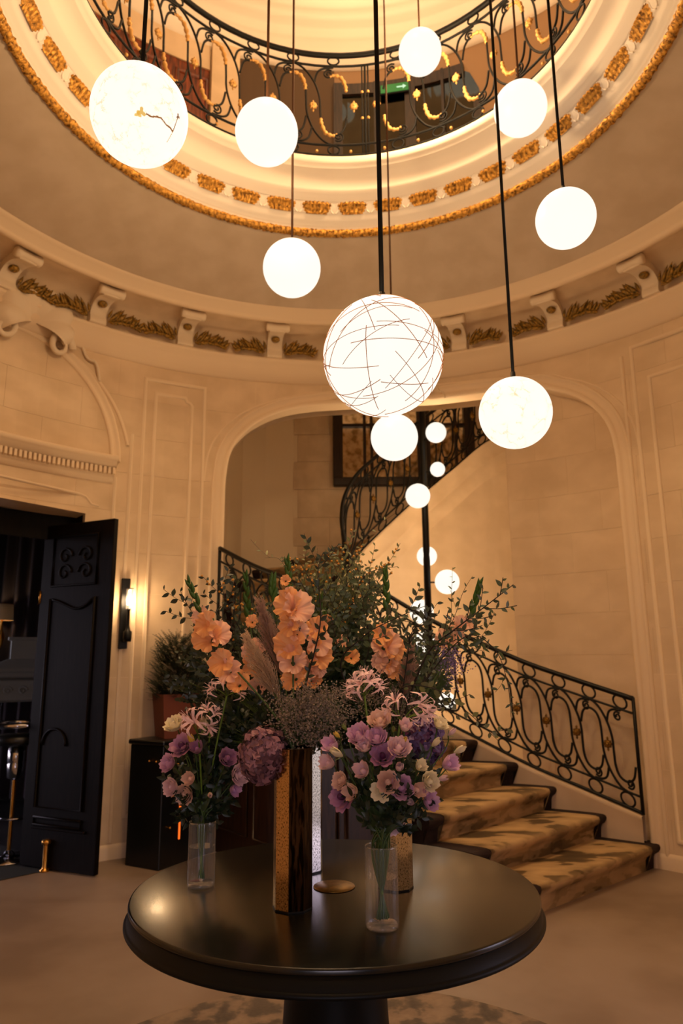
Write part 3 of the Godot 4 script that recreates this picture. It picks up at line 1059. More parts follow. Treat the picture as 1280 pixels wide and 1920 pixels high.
func build_stairs() -> void:
	var o := thing("staircase", "winding staircase in a pale streaked carpet with dark brown borders", "staircase")
	for k in RIGHT.size() - 1:
		var s := put("step", step_part(k, 0.105, 0.91, 0.006), M.carpet, o)
		put("carpet_border", step_part(k, -0.01, 0.11, 0.002), M.border, s)
		put("carpet_border", step_part(k, 0.905, 1.0, 0.002), M.border, s)
	# string on the right: low plaster wall that carries the railing
	var right_base := PackedVector3Array()
	for q in RAIL_RIGHT:
		right_base.append(q)
	var path := smooth_path(right_base, 8)
	var st := S()
	var front := [PackedVector3Array(), PackedVector3Array(), PackedVector3Array(), PackedVector3Array()]
	for i in path.size():
		var p := path[i]
		var d := path[mini(i + 1, path.size() - 1)] - path[maxi(i - 1, 0)]
		var n := Vector3(d.z, 0, -d.x).normalized()
		if i < 12 and n.z < 0:
			n = -n
		var y := p.y - 0.02
		front[0].append(Vector3(p.x, 0, p.z) + n * 0.03)
		front[1].append(Vector3(p.x, y - 0.03, p.z) + n * 0.03)
		front[2].append(Vector3(p.x, y, p.z) + n * 0.045)
		front[3].append(Vector3(p.x, y + 0.004, p.z) - n * 0.035)
	grid(st, front)
	var back := [front[3], PackedVector3Array()]
	for p in front[3]:
		back[1].append(Vector3(p.x, 0, p.z))
	grid(st, back)
	put("string_wall", done(st), M.plaster, o)
	# string and closed wall beneath the upper flight
	var up := smooth_path(PackedVector3Array(RAIL_UPPER), 8)
	st = S()
	var rows := []
	var prof := [Vector2(0.08, 0.0), Vector2(-0.04, -0.005), Vector2(-0.045, -0.02), Vector2(-0.03, -0.035), Vector2(-0.03, -0.21), Vector2(-0.042, -0.225), Vector2(-0.042, -0.245), Vector2(-0.025, -0.26), Vector2(-0.022, -0.42), Vector2(-0.032, -0.435), Vector2(-0.03, -0.455), Vector2(-0.015, -0.475), Vector2(-0.01, -9.0)]
	for q in prof:
		var row := PackedVector3Array()
		for i in up.size():
			var p := up[i]
			var d := up[mini(i + 1, up.size() - 1)] - up[maxi(i - 1, 0)]
			var n := Vector3(d.z, 0, -d.x).normalized()
			row.append(Vector3(p.x, 0.0 if q.y < -5 else p.y + q.y, p.z) + n * q.x)
		rows.append(row)
	grid(st, rows)
	put("upper_string", done(st), M.plaster, o)
	# dark panelled string on the open side, seen behind the flowers
	st = S(false)
	var lb := smooth_path(PackedVector3Array(RAIL_LEFT), 6)
	var face := [PackedVector3Array(), PackedVector3Array(), PackedVector3Array()]
	for i in lb.size():
		var p := lb[i]
		face[0].append(Vector3(p.x - 0.03, 0, p.z + 0.03))
		face[1].append(Vector3(p.x - 0.03, p.y - 0.02, p.z + 0.03))
		face[2].append(Vector3(p.x + 0.03, p.y - 0.02, p.z - 0.03))
	grid(st, face, false, true)
	var panel := put("side_panelling", done(st), M.dark_wood, o)
	for k in 4:
		var q := PackedVector3Array()
		for s in [[0.06, 0.12], [0.06, 0.86], [0.9, 0.86], [0.9, 0.12]]:
			var t: float = (k + s[0]) / 4.0 * (lb.size() - 1)
			var i := int(t)
			var p := lb[i].lerp(lb[mini(i + 1, lb.size() - 1)], t - i)
			q.append(Vector3(p.x - 0.035, (p.y - 0.02) * s[1], p.z + 0.035))
		put("panel_bead", tube_mesh(q, 0.012, 6, true), M.dark_wood, panel)
	stair_rail("stair_railing", "black iron stair railing with rosettes rising from the right of the arch", PackedVector3Array(RAIL_RIGHT), 0.81, 0.235, 0.10, false, true)
	stair_rail("stair_railing", "upper black iron railing curving up past the dark framed window", PackedVector3Array(RAIL_UPPER), 0.84, 0.22, 0.14, false, false)
	stair_rail("stair_railing", "short black iron railing at the left jamb of the arch, behind the flowers", PackedVector3Array(RAIL_LEFT), 0.82, 0.235, 0.14, false, true)

const RAIL_RIGHT := [Vector3(2.184, 0.365, -5.587), Vector3(1.85, 0.50, -5.857), Vector3(1.517, 0.635, -6.061), Vector3(1.168, 0.81, -6.242), Vector3(0.8, 1.0, -6.389), Vector3(0.474, 1.205, -6.504), Vector3(0.247, 1.37, -6.568), Vector3(0.1, 1.55, -6.63), Vector3(0.03, 1.75, -6.74)]
const RAIL_UPPER := [Vector3(0.03, 1.75, -6.74), Vector3(0.0, 1.98, -6.86), Vector3(0.03, 2.24, -7.0), Vector3(0.15, 2.50, -7.15), Vector3(0.35, 2.73, -7.3), Vector3(0.7, 3.08, -7.5), Vector3(1.05, 3.40, -7.7), Vector3(1.3, 3.62, -7.8), Vector3(1.62, 3.9, -7.9), Vector3(1.95, 4.1, -7.98)]
const RAIL_LEFT := [Vector3(-1.07, 1.63, -6.23), Vector3(-0.75, 1.44, -5.93), Vector3(-0.45, 1.29, -5.63), Vector3(-0.2, 1.14, -5.38), Vector3(0.1, 0.95, -5.1), Vector3(0.44, 0.66, -4.80)]

func build_stairwell() -> void:
	# niche wall behind the lower railing
	var st := S(false)
	var rn := RW + 0.16
	sheet(st, PackedVector2Array([Vector2(25.9, 0), Vector2(44.0, 0), Vector2(44.0, 4.1), Vector2(25.9, 4.1)]), rn + 0.003)
	sheet(st, PackedVector2Array([Vector2(25.9, 0), Vector2(44.0, 0), Vector2(44.0, 5.05), Vector2(25.9, 5.05)]), rn + 0.14, 0.0, false)
	for d in [25.9, 44.0]:
		quad(st, cyl(d, 0, rn), cyl(d, 0, rn + 0.14), cyl(d, 5.05, rn + 0.14), cyl(d, 5.05, rn))
	var niche := struct("wall_niche", done(st), M.joint)
	blocks(niche, 25.9, 44.0, 0.15, 4.1, rn, 0.339, 9.0, [])
	# wall round the well
	st = S(false)
	var run := [Vector2(-1.36, -6.42), Vector2(-1.34, -7.2), Vector2(-1.3, -8.0), Vector2(-1.2, -8.45), Vector2(-0.95, -8.7), Vector2(-0.6, -8.8), Vector2(3.4, -8.8), Vector2(3.4, -4.6)]
	for i in run.size() - 1:
		var a: Vector2 = run[i]
		var b: Vector2 = run[i + 1]
		quad(st, Vector3(b.x, 0, b.y), Vector3(a.x, 0, a.y), Vector3(a.x, 5.2, a.y), Vector3(b.x, 5.2, b.y))
		var out := (b - a).orthogonal().normalized() * 0.2
		quad(st, Vector3(a.x + out.x, 0, a.y + out.y), Vector3(b.x + out.x, 0, b.y + out.y), Vector3(b.x + out.x, 5.2, b.y + out.y), Vector3(a.x + out.x, 5.2, a.y + out.y))
	quad(st, Vector3(-1.4, 5.06, -5.5), Vector3(3.5, 5.06, -5.5), Vector3(3.5, 5.06, -8.9), Vector3(-1.4, 5.06, -8.9))
	quad(st, Vector3(-1.4, 5.2, -5.5), Vector3(-1.4, 5.2, -8.9), Vector3(3.5, 5.2, -8.9), Vector3(3.5, 5.2, -5.5))
	var well := struct("wall_stairwell", done(st), M.joint)
	var course := 0.36
	for row in 14:
		var x := -0.95 - (0.4 if row % 2 else 0.0)
		while x < 3.3:
			var x0: float = maxf(x, -0.6)
			var x1: float = minf(x + 0.8, 3.39)
			if x1 - x0 > 0.1:
				put("stone_block", box_mesh(Vector3(x1 - x0 - 0.003, course - 0.003, 0.02), 0.0015), M.plaster if rng.randf() < 0.6 else M.plaster_b, well, Transform3D(Basis.IDENTITY, Vector3((x0 + x1) / 2, course * (row + 0.5), -8.792)))
			x += 0.8
	# dark framed window with old mirror panes on the far wall of the well
	var w := struct("window_1", box_mesh(Vector3(1.80, 0.11, 0.1), 0.01), M.dark_wood)
	w.position = Vector3(0.8, 3.68, -8.74)
	w.set_meta("label", "dark wooden window of old mirror panes on the stair wall")
	put("window_frame", box_mesh(Vector3(1.80, 0.1, 0.1), 0.01), M.dark_wood, w, Transform3D(Basis.IDENTITY, Vector3(0, 1.28, 0)))
	for x in [-0.84, 0.83]:
		put("window_frame", box_mesh(Vector3(0.125, 1.2, 0.1), 0.01), M.dark_wood, w, Transform3D(Basis.IDENTITY, Vector3(x, 0.645, 0)))
	for x in [-0.41, -0.5, 0.25, 0.66]:
		put("mullion", box_mesh(Vector3(0.16 if x == 0.25 else 0.035, 1.2, 0.07), 0.006), M.dark_wood, w, Transform3D(Basis.IDENTITY, Vector3(x, 0.645, -0.005)))
	put("transom", box_mesh(Vector3(1.6, 0.035, 0.07), 0.006), M.dark_wood, w, Transform3D(Basis.IDENTITY, Vector3(0, 0.745, -0.004)))
	for c in [[-0.78, -0.5], [-0.5, -0.41], [-0.41, 0.17], [0.33, 0.66], [0.66, 0.78]]:
		for r in [[0.05, 0.73], [0.76, 1.24]]:
			put("pane", box_mesh(Vector3(c[1] - c[0], r[1] - r[0], 0.01), 0.001), M.antique_mirror, w, Transform3D(Basis(Vector3.UP, rng.randf_range(-0.012, 0.012)), Vector3((c[0] + c[1]) / 2, (r[0] + r[1]) / 2, -0.025)))

# ---------- lamps ----------
func globe_lamp(label: String, at: Vector3, r: float, rod_r: float, power: float, skin: Material, rod_mat: Material, top := 8.6) -> Node3D:
	var o := thing("pendant_lamp", label, "pendant lamp", at, "globe pendants")
	var m := SphereMesh.new()
	m.radius = r
	m.height = r * 2
	m.radial_segments = 64
	m.rings = 32
	var face := (Vector3(0, 1.45, 0) - at).normalized()
	put("globe", m, skin, o, Transform3D(Basis.looking_at(-face, Vector3.UP), Vector3.ZERO))
	put("rod", tube_mesh(PackedVector3Array([Vector3(0, r * 0.985, 0), Vector3(0, top - at.y, 0)]), rod_r, 10), rod_mat, o)
	put("collar", lathe_mesh([Vector2(rod_r * 2.6, r * 0.96), Vector2(rod_r * 2.6, r + 0.004), Vector2(rod_r * 1.5, r + 0.012), Vector2(rod_r * 1.4, r + 0.03), Vector2(rod_r, r + 0.032)], 16), rod_mat, o)
	lamp_light(o, r * 0.8, power)
	return o

func lamp_light(o: Node3D, r: float, power: float) -> void:
	var l := OmniLight3D.new()
	l.name = "bulb"
	l.light_color = WARM
	l.light_energy = power
	l.light_size = r
	l.omni_range = 12.0
	l.omni_attenuation = 2.0
	l.shadow_enabled = true
	o.add_child(l, true)

func alabaster(seed_no: int, cracked: bool) -> StandardMaterial3D:
	# milky stone lit from within: faint clouds and, on one globe, a brown seam
	var w := 512
	var h := 256
	var n := FastNoiseLite.new()
	n.seed = seed_no
	n.noise_type = FastNoiseLite.TYPE_CELLULAR
	n.cellular_return_type = FastNoiseLite.RETURN_DISTANCE2_DIV
	n.frequency = 0.03 if seed_no == 77 else 0.045
	n.fractal_type = FastNoiseLite.FRACTAL_NONE
	n.domain_warp_enabled = true
	n.domain_warp_amplitude = 25.0
	var c := FastNoiseLite.new()
	c.seed = seed_no + 1
	c.frequency = 0.012
	var img := Image.create(w, h, false, Image.FORMAT_RGB8)
	for y in h:
		for x in w:
			var vein := smoothstep(0.86, 1.0, n.get_noise_2d(x, y) + 1.0)
			var cloud := smoothstep(-0.3, 0.35, c.get_noise_2d(x, y))
			var k := vein * cloud * 0.28
			img.set_pixel(x, y, Color(1.0 - 0.35 * k, 1.0 - 0.6 * k, 1.0 - 1.1 * k))
	if cracked:
		var r := RandomNumberGenerator.new()
		r.seed = 3
		# amber patch and a seam running from it to a dark star
		var blot := func(px: Vector2, rad: float, col: Color) -> void:
			for yy in range(int(px.y - rad), int(px.y + rad) + 1):
				for xx in range(int(px.x - rad), int(px.x + rad) + 1):
					var d := Vector2(xx, yy).distance_to(px)
					if d < rad * (0.7 + 0.3 * sin(atan2(yy - px.y, xx - px.x) * 3.0)):
						img.set_pixel(posmod(xx, w), clampi(yy, 0, h - 1), img.get_pixel(posmod(xx, w), clampi(yy, 0, h - 1)).lerp(col, 0.75))
		var o := Vector2(0.0, 0.5 * h)
		blot.call(o + Vector2(2, -7), 8.0, Color(0.8, 0.6, 0.2))
		blot.call(o + Vector2(-3, -3), 6.0, Color(0.85, 0.66, 0.25))
		var p := o + Vector2(10, -6)
		var turns := [Vector2(8, 3), Vector2(9, -2), Vector2(8, 1), Vector2(10, 8), Vector2(8, 3), Vector2(7, 5), Vector2(4, -12), Vector2(6, -12)]
		for t in turns:
			for k in 12:
				blot.call(p + t * (k / 12.0), 1.35, Color(0.42, 0.2, 0.04))
			p += t
		blot.call(p, 4.5, Color(0.3, 0.13, 0.05))
		p = o + Vector2(60, 11)
		for k in 14:
			blot.call(p + Vector2(-0.55 * k, 1.5 * k), 0.9, Color(0.6, 0.38, 0.12))
	var m := glow(GLOW, 2.0)
	m.emission_operator = BaseMaterial3D.EMISSION_OP_MULTIPLY
	m.emission_texture = ImageTexture.create_from_image(img)
	m.emission_energy_multiplier = 1.12
	return m

func build_lamps() -> void:
	var white := glow(GLOW, 1.12)
	var top := 8.55
	globe_lamp("big veined alabaster globe pendant with a brown seam, upper left before the gilded rim", Vector3(-0.664, 3.245, -2.072), 0.159, 0.0075, 0.14, alabaster(11, true), M.rod, top)
	globe_lamp("plain white globe pendant on a bronze rod right of the veined one, before the balustrade", Vector3(-0.370, 4.130, -3.215), 0.161, 0.007, 1.5, white, M.rod_bronze, top)
	globe_lamp("plain white globe pendant hanging alone below the gilded rim, left of the wire-wrapped one", Vector3(-0.286, 3.770, -3.905), 0.172, 0.007, 0.14, white, M.rod_bronze, top)
	var main := globe_lamp("largest white globe pendant, criss-crossed with thin brown wires, over the table", Vector3(0.128, 2.348, -2.008), 0.1795, 0.0075, 0.36, white, M.rod, top)
	globe_lamp("plain white globe pendant tucked directly under the wire-wrapped one", Vector3(0.327, 2.805, -4.211), 0.144, 0.006, 0.2, white, M.rod_bronze, top)
	globe_lamp("white globe pendant with faint pale veins, low at the right before the arch", Vector3(0.705, 2.436, -2.756), 0.1455, 0.0068, 0.13, alabaster(77, false), M.rod, top)
	globe_lamp("plain white globe pendant on a black rod, before the ceiling at the far right", Vector3(0.977, 3.323, -2.773), 0.1265, 0.0068, 0.12, white, M.rod, top)
	globe_lamp("white globe pendant overlapping the right of the gilded rim, crossed by a black rod", Vector3(1.089, 4.694, -3.709), 0.156, 0.007, 2.1, white, M.rod_bronze, top)
	globe_lamp("topmost white globe pendant in view, in front of the balustrade handrail", Vector3(0.560, 5.529, -4.146), 0.145, 0.006, 2.0, white, M.rod_bronze, top)
	# thin wires wound about the biggest globe
	var r := RandomNumberGenerator.new()
	r.seed = 21
	for i in 58:
		var axis := Vector3(r.randfn(), r.randfn(), r.randfn()).normalized()
		var tilt := r.randf_range(-0.25, 0.25)
		var u := axis.cross(Vector3.UP if absf(axis.y) < 0.9 else Vector3.RIGHT).normalized()
		var v := axis.cross(u)
		var a0 := r.randf() * TAU
		var span := r.randf_range(0.8, 2.3)
		var pts := PackedVector3Array()
		for k in 25:
			var a := a0 + span * k / 24.0
			pts.append(((u * cos(a) + v * sin(a)) * cos(tilt) + axis * sin(tilt)) * 0.1800)
		put("wire", tube_mesh(pts, 0.0010, 4), M.wire, main)
	# higher globes of the same cluster light the gallery
	globe_lamp("white globe pendant hanging highest in the dome, above the others", Vector3(-0.35, 7.35, -2.5), 0.16, 0.007, 2.4, white, M.rod_bronze, top)
	globe_lamp("white globe pendant high in the dome, mirrored in the gallery doors at the middle", Vector3(0.62, 7.9, -5.15), 0.15, 0.007, 0.5, white, M.rod_bronze, 8.3)
	globe_lamp("white globe pendant high in the dome, mirrored in the gallery doors at the left", Vector3(-0.02, 7.75, -5.2), 0.11, 0.007, 0.4, white, M.rod_bronze, 8.3)
	globe_lamp("white globe pendant high in the dome, mirrored in the gallery doors at the right", Vector3(0.95, 7.6, -3.9), 0.14, 0.007, 1.2, white, M.rod_bronze, top)
	# the stairwell cluster: one dark pole with globes either side
	var pole := thing("cluster_lamp", "tall dark pole hung down the stairwell with small white globes along it", "lamp", Vector3(0.83, 0, -6.98))
	put("pole", tube_mesh(PackedVector3Array([Vector3(0, 1.0, 0), Vector3(0, 5.06, 0)]), 0.034, 12), M.rod, pole)
	put("ceiling_plate", lathe_mesh([Vector2(0.16, 5.06), Vector2(0.16, 5.03), Vector2(0.034, 5.02)], 24), M.rod, pole)
	var spots := [[Vector3(0.933, 3.664, -6.738), 0.101], [Vector3(0.953, 3.324, -6.861), 0.073], [Vector3(0.729, 3.011, -6.671), 0.117], [Vector3(0.843, 2.487, -7.058), 0.099], [Vector3(1.017, 2.218, -6.941), 0.118], [Vector3(0.778, 1.944, -7.101), 0.118], [Vector3(0.807, 1.658, -7.213), 0.105], [Vector3(0.820, 1.386, -7.168), 0.105], [Vector3(1.015, 1.084, -7.232), 0.088]]
	for s in spots:
		var at: Vector3 = s[0] - pole.position
		var g := put("globe", ball(s[1], 40, 24), white, pole, Transform3D(Basis.IDENTITY, at))
		var flat := Vector3(at.x, 0, at.z)
		put("arm", tube_mesh(PackedVector3Array([-at + Vector3(0, at.y, 0), -flat * 0.2 if flat.length() < s[1] else -flat.normalized() * s[1] * 0.95]), 0.008, 6), M.rod, g)
		lamp_light(g, s[1] * 0.8, 0.24)
	# sconce beside the door
	var at := Vector3(-1.785, 1.867, -5.912)
	var deg := -33.9
	var o := thing("wall_sconce", "slim dark wall sconce with a lit glass tube beside the open door", "wall lamp", at)
	o.rotation.y = deg_to_rad(-deg)
	put("backplate", box_mesh(Vector3(0.07, 0.57, 0.022), 0.004), M.iron, o, Transform3D(Basis.IDENTITY, Vector3(0, 0, 0.013)))
	put("bracket", lathe_mesh([Vector2(0.001, -0.23), Vector2(0.03, -0.23), Vector2(0.034, -0.2), Vector2(0.034, -0.15), Vector2(0.02, -0.14), Vector2(0.012, -0.1), Vector2(0.012, 0.02), Vector2(0.02, 0.03), Vector2(0.001, 0.031)], 16), M.iron, o, Transform3D(Basis.IDENTITY, Vector3(0.015, 0, 0.075)))
	put("glass_tube", lathe_mesh([Vector2(0.024, 0.03), Vector2(0.026, 0.19), Vector2(0.0235, 0.19), Vector2(0.0215, 0.03)], 20), M.pane, o, Transform3D(Basis.IDENTITY, Vector3(0.015, 0, 0.075)))
	var bulb := put("bulb_glow", ball(0.016, 16, 12, 1.9), glow(GLOW, 9.0), o, Transform3D(Basis.IDENTITY, Vector3(0.015, 0.1, 0.075)))
	lamp_light(bulb, 0.045, 0.25)
	put("hook", tube_mesh(PackedVector3Array([Vector3(0, 0.2, 0.02), Vector3(0.02, 0.2, 0.05), Vector3(0.05, 0.2, 0.075)]), 0.005, 6), M.iron, o)

# ---------- the gallery above ----------
func build_gallery() -> void:
	var c := Vector3(CX, 0, CZ)
	var st := S(false)
	for q in [[-180.0, -60.0], [-25.0, -19.5], [27.4, 180.0]]:
		sheet(st, PackedVector2Array([Vector2(q[0], 5.1), Vector2(q[1], 5.1), Vector2(q[1], 7.45), Vector2(q[0], 7.45)]), 3.0)
	struct("wall_gallery", done(st), M.gallery_beige)
	st = S(false)
	sheet(st, PackedVector2Array([Vector2(-60, 7.1), Vector2(-25, 7.1), Vector2(-25, 7.45), Vector2(-60, 7.45)]), 2.97, 0.03)
	sheet(st, PackedVector2Array([Vector2(-24.8, 5.1), Vector2(-19.5, 5.1), Vector2(-19.5, 7.45), Vector2(-24.8, 7.45)]), 2.93, 0.08)
	struct("wall_gallery_left", done(st), M.plaster)
	st = S(false)
	sheet(st, PackedVector2Array([Vector2(-180, 5.1), Vector2(180, 5.1), Vector2(180, 8.0), Vector2(-180, 8.0)]), 3.3, 0.0, false)
	lathe(st, [Vector2(3.0, 7.45), Vector2(3.3, 7.45)], 96, c)
	struct("wall_gallery_outer", done(st), M.plaster)
	# panelled wooden doors at the left
	st = S(false)
	sheet(st, PackedVector2Array([Vector2(-60, 5.1), Vector2(-25, 5.1), Vector2(-25, 7.1), Vector2(-60, 7.1)]), 2.985)
	var doors := struct("door_2", done(st), M.gallery_wood)
	var bead := [Vector2(-0.022, -0.004), Vector2(-0.016, 0.012), Vector2(0.0, 0.02), Vector2(0.016, 0.012), Vector2(0.022, -0.004)]
	for d in [-56.5, -48.0, -39.5, -31.0]:
		for h in [[5.3, 5.85], [5.97, 6.98]]:
			st = S()
			mould(st, [Vector2(d, h[0]), Vector2(d, h[1]), Vector2(d + 5.6, h[1]), Vector2(d + 5.6, h[0])], 2.985, bead, true)
			put("panel_moulding", done(st), M.gallery_wood, doors)
	# brown recess and the dark mirrored doors
	st = S(false)
	sheet(st, PackedVector2Array([Vector2(-19.5, 5.1), Vector2(-1.0, 5.1), Vector2(-1.0, 7.45), Vector2(-19.5, 7.45)]), 2.995)
	struct("wall_gallery_recess", done(st), M.gallery_brown)
	st = S(false)
	sheet(st, PackedVector2Array([Vector2(-1.0, 5.1), Vector2(27.4, 5.1), Vector2(27.4, 7.45), Vector2(-1.0, 7.45)]), 3.0)
	struct("wall_gallery_centre", done(st), M.gallery_beige)
	st = S(false)
	sheet(st, PackedVector2Array([Vector2(-1.2, 5.12), Vector2(27.2, 5.12), Vector2(27.2, 6.55), Vector2(26.6, 6.85), Vector2(25.0, 7.06), Vector2(22.5, 7.16), Vector2(19.0, 7.2), Vector2(-1.2, 7.2)]), 2.985)
	var mir := struct("window_2", done(st), M.mirror_dark)
	mir.set_meta("label", "tall dark framed mirror doors on the gallery")
	for f in [[-1.2, 0.5], [12.6, 14.6], [6.6, 7.0], [19.6, 20.1], [25.6, 27.2]]:
		st = S(false)
		sheet(st, PackedVector2Array([Vector2(f[0], 5.12), Vector2(f[1], 5.12), Vector2(f[1], 6.6 if f[1] > 27 else 7.18), Vector2(f[0], 6.8 if f[1] > 27 else 7.18)]), 2.95, 0.035)
		put("window_frame", done(st), M.dark_wood, mir)
	for h in [[5.12, 5.25], [7.05, 7.17]]:
		st = S(false)
		sheet(st, PackedVector2Array([Vector2(-1.2, h[0]), Vector2(24.0, h[0]), Vector2(24.0, h[1]), Vector2(-1.2, h[1])]), 2.955, 0.03)
		put("window_frame", done(st), M.dark_wood, mir)
	# exit sign over the mirror doors
	var ex := thing("exit_sign", "small green emergency exit sign over the gallery mirror doors", "sign", cyl(10.8, 7.04, 2.93))
	ex.rotation.y = deg_to_rad(-10.6)
	put("case", box_mesh(Vector3(0.3, 0.11, 0.025), 0.004), M.iron, ex)
	put("face", box_mesh(Vector3(0.28, 0.09, 0.006), 0.001), M.exit_green, ex, Transform3D(Basis.IDENTITY, Vector3(0, 0, 0.014)))
	var arrow := S(false)
	quad(arrow, Vector3(0.02, -0.008, 0.018), Vector3(0.08, -0.008, 0.018), Vector3(0.08, 0.008, 0.018), Vector3(0.02, 0.008, 0.018))
	tri(arrow, Vector3(0.08, -0.026, 0.018), Vector3(0.115, 0, 0.018), Vector3(0.08, 0.026, 0.018))
	put("arrow", done(arrow), glow(Color(0.7, 0.95, 0.8), 1.0), ex)
	# entablature and dome
	st = S()
	lathe(st, [Vector2(3.0, 7.36), Vector2(2.96, 7.37), Vector2(2.95, 7.40), Vector2(2.92, 7.42), Vector2(2.915, 7.45), Vector2(2.905, 7.46), Vector2(2.90, 7.60), Vector2(2.87, 7.61), Vector2(2.86, 7.64), Vector2(2.82, 7.67), Vector2(2.81, 7.70), Vector2(2.76, 7.71), Vector2(2.74, 7.75), Vector2(2.69, 7.78), Vector2(2.66, 7.79), Vector2(2.64, 7.83), Vector2(2.58, 7.86), Vector2(2.5, 7.87)], 144, c, 0, TAU, true)
	struct("trim_30", done(st), M.ring)
	st = S()
	var dome := []
	for i in 13:
		var a := i / 12.0 * PI / 2
		dome.append(Vector2(maxf(2.52 * cos(a), 0.001), 7.86 + 0.72 * sin(a)))
	lathe(st, dome, 96, c, 0, TAU, true)
	lathe(st, [Vector2(3.32, 8.0), Vector2(2.6, 8.5), Vector2(0.001, 8.75)], 96, c)
	struct("ceiling_3", done(st), M.ceiling)

# ---------- the door and the room beyond ----------
func build_left_room() -> void:
	# outer shell of the building, open only beside the terrace door
	var st := S(false)
	var x0 := -7.4
	var x1 := 5.2
	var z0 := -9.6
	var z1 := 3.0
	for w in [[Vector3(x0 - 0.1, 4.4, -9.2), Vector3(0.2, 9.2, 0.8)], [Vector3(x0 - 0.1, 4.4, -0.5), Vector3(0.2, 9.2, 7.0)], [Vector3(x0 - 0.1, 6.0, -6.4), Vector3(0.2, 6.0, 4.8)], [Vector3((x0 + x1) / 2, 4.4, z0 - 0.1), Vector3(x1 - x0, 9.2, 0.2)], [Vector3((x0 - 0.8) / 2, 4.4, z1 + 0.1), Vector3(-0.8 - x0, 9.2, 0.2)], [Vector3((x1 + 0.8) / 2, 4.4, z1 + 0.1), Vector3(x1 - 0.8, 9.2, 0.2)], [Vector3(0, 5.95, z1 + 0.1), Vector3(1.6, 6.1, 0.2)], [Vector3(x1 + 0.1, 4.4, -6.7), Vector3(0.2, 9.2, 5.8)], [Vector3(x1 + 0.1, 4.4, 1.6), Vector3(0.2, 9.2, 2.8)], [Vector3(x1 + 0.1, 6.2, -1.8), Vector3(0.2, 5.6, 4.0)], [Vector3((x0 + x1) / 2, 9.1, (z0 + z1) / 2), Vector3(x1 - x0 + 0.4, 0.2, z1 - z0 + 0.4)], [Vector3((x0 + x1) / 2, -0.3, (z0 + z1) / 2), Vector3(x1 - x0 + 0.4, 0.2, z1 - z0 + 0.4)]]:
		box(st, Transform3D(Basis.IDENTITY, w[0]), w[1])
	struct("wall_outer", done(st), M.room_dark)
	# room walls
	st = S(false)
	quad(st, Vector3(-6.0, 0, -9.2), Vector3(-1.6, 0, -9.2), Vector3(-1.6, 3.3, -9.2), Vector3(-6.0, 3.3, -9.2))
	quad(st, Vector3(-1.6, 0, -9.2), Vector3(-1.6, 0, -6.2), Vector3(-1.6, 3.3, -6.2), Vector3(-1.6, 3.3, -9.2))
	quad(st, Vector3(-6.0, 0, -8.8), Vector3(-6.0, 0, -9.2), Vector3(-6.0, 3.3, -9.2), Vector3(-6.0, 3.3, -8.8))
	quad(st, Vector3(-6.0, 0, -3.4), Vector3(-6.0, 0, -4.0), Vector3(-6.0, 3.3, -4.0), Vector3(-6.0, 3.3, -3.4))
	quad(st, Vector3(-6.0, 2.9, -4.0), Vector3(-6.0, 2.9, -8.8), Vector3(-6.0, 3.3, -8.8), Vector3(-6.0, 3.3, -4.0))
	quad(st, Vector3(-3.3, 0, -3.4), Vector3(-6.0, 0, -3.4), Vector3(-6.0, 3.3, -3.4), Vector3(-3.3, 3.3, -3.4))
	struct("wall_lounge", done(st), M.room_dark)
	st = S(false)
	for i in 20:
		var p := cyl(-92.0 + 62.0 * i / 20.0, 3.3, RW + 0.2)
		var q := cyl(-92.0 + 62.0 * (i + 1) / 20.0, 3.3, RW + 0.2)
		var pb := Vector3(p.x * 2.9 - 0.6, 3.3, CZ + (p.z - CZ) * 2.6)
		var qb := Vector3(q.x * 2.9 - 0.6, 3.3, CZ + (q.z - CZ) * 2.6)
		quad(st, p, pb, qb, q)
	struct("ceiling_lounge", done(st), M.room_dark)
	st = S(false)
	var prev := Vector3.ZERO
	for i in 17:
		var a := cyl(-74.0 + 34.0 * i / 16.0, 0.004, RW - 0.02)
		var b := Vector3(a.x * 2.9 - 0.6, 0.004, CZ + (a.z - CZ) * 2.6)
		if i > 0:
			var pb := Vector3(prev.x * 2.9 - 0.6, 0.004, CZ + (prev.z - CZ) * 2.6)
			quad(st, prev, a, b, pb)
		prev = a
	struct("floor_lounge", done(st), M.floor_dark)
	# door lining
	st = S(false)
	for q in [[-40.3, 2.66]]:
		quad(st, cyl(-40.32, 0, RW + 0.05), cyl(-40.32, 2.655, RW + 0.05), cyl(-40.32, 2.655, RW + 0.42), cyl(-40.32, 0, RW + 0.42))
		quad(st, cyl(-43.5, 0, RW + 0.30), cyl(-40.3, 0, RW + 0.30), cyl(-40.3, 2.66, RW + 0.30), cyl(-43.5, 2.66, RW + 0.30))
	for i in 8:
		quad(st, cyl(-69 + 3.6 * i, 2.45, RW + 0.22), cyl(-65.4 + 3.6 * i, 2.45, RW + 0.22), cyl(-65.4 + 3.6 * i, 2.66, RW + 0.22), cyl(-69 + 3.6 * i, 2.66, RW + 0.22))
	struct("door_frame", done(st), M.door_wood).name = "door_3"
	# the open leaf: stiles, rails and carved panels
	var hinge := Vector3(-2.40, 0.012, -5.76)
	var free := Vector3(-1.738, 0.012, -5.446)
	var wide := (free - hinge).length()
	var leaf := struct("door_1", box_mesh(Vector3(wide, 2.55, 0.045), 0.004), M.door_wood)
	leaf.set_meta("label", "tall dark wooden door leaf with carved panels, standing open")
	var dir := (free - hinge).normalized()
	leaf.transform = Transform3D(Basis(dir, Vector3.UP, dir.cross(Vector3.UP)), (hinge + free) / 2 + Vector3.UP * 1.275)
	var hw := wide / 2
	var bead := 0.011
	var f := 0.028
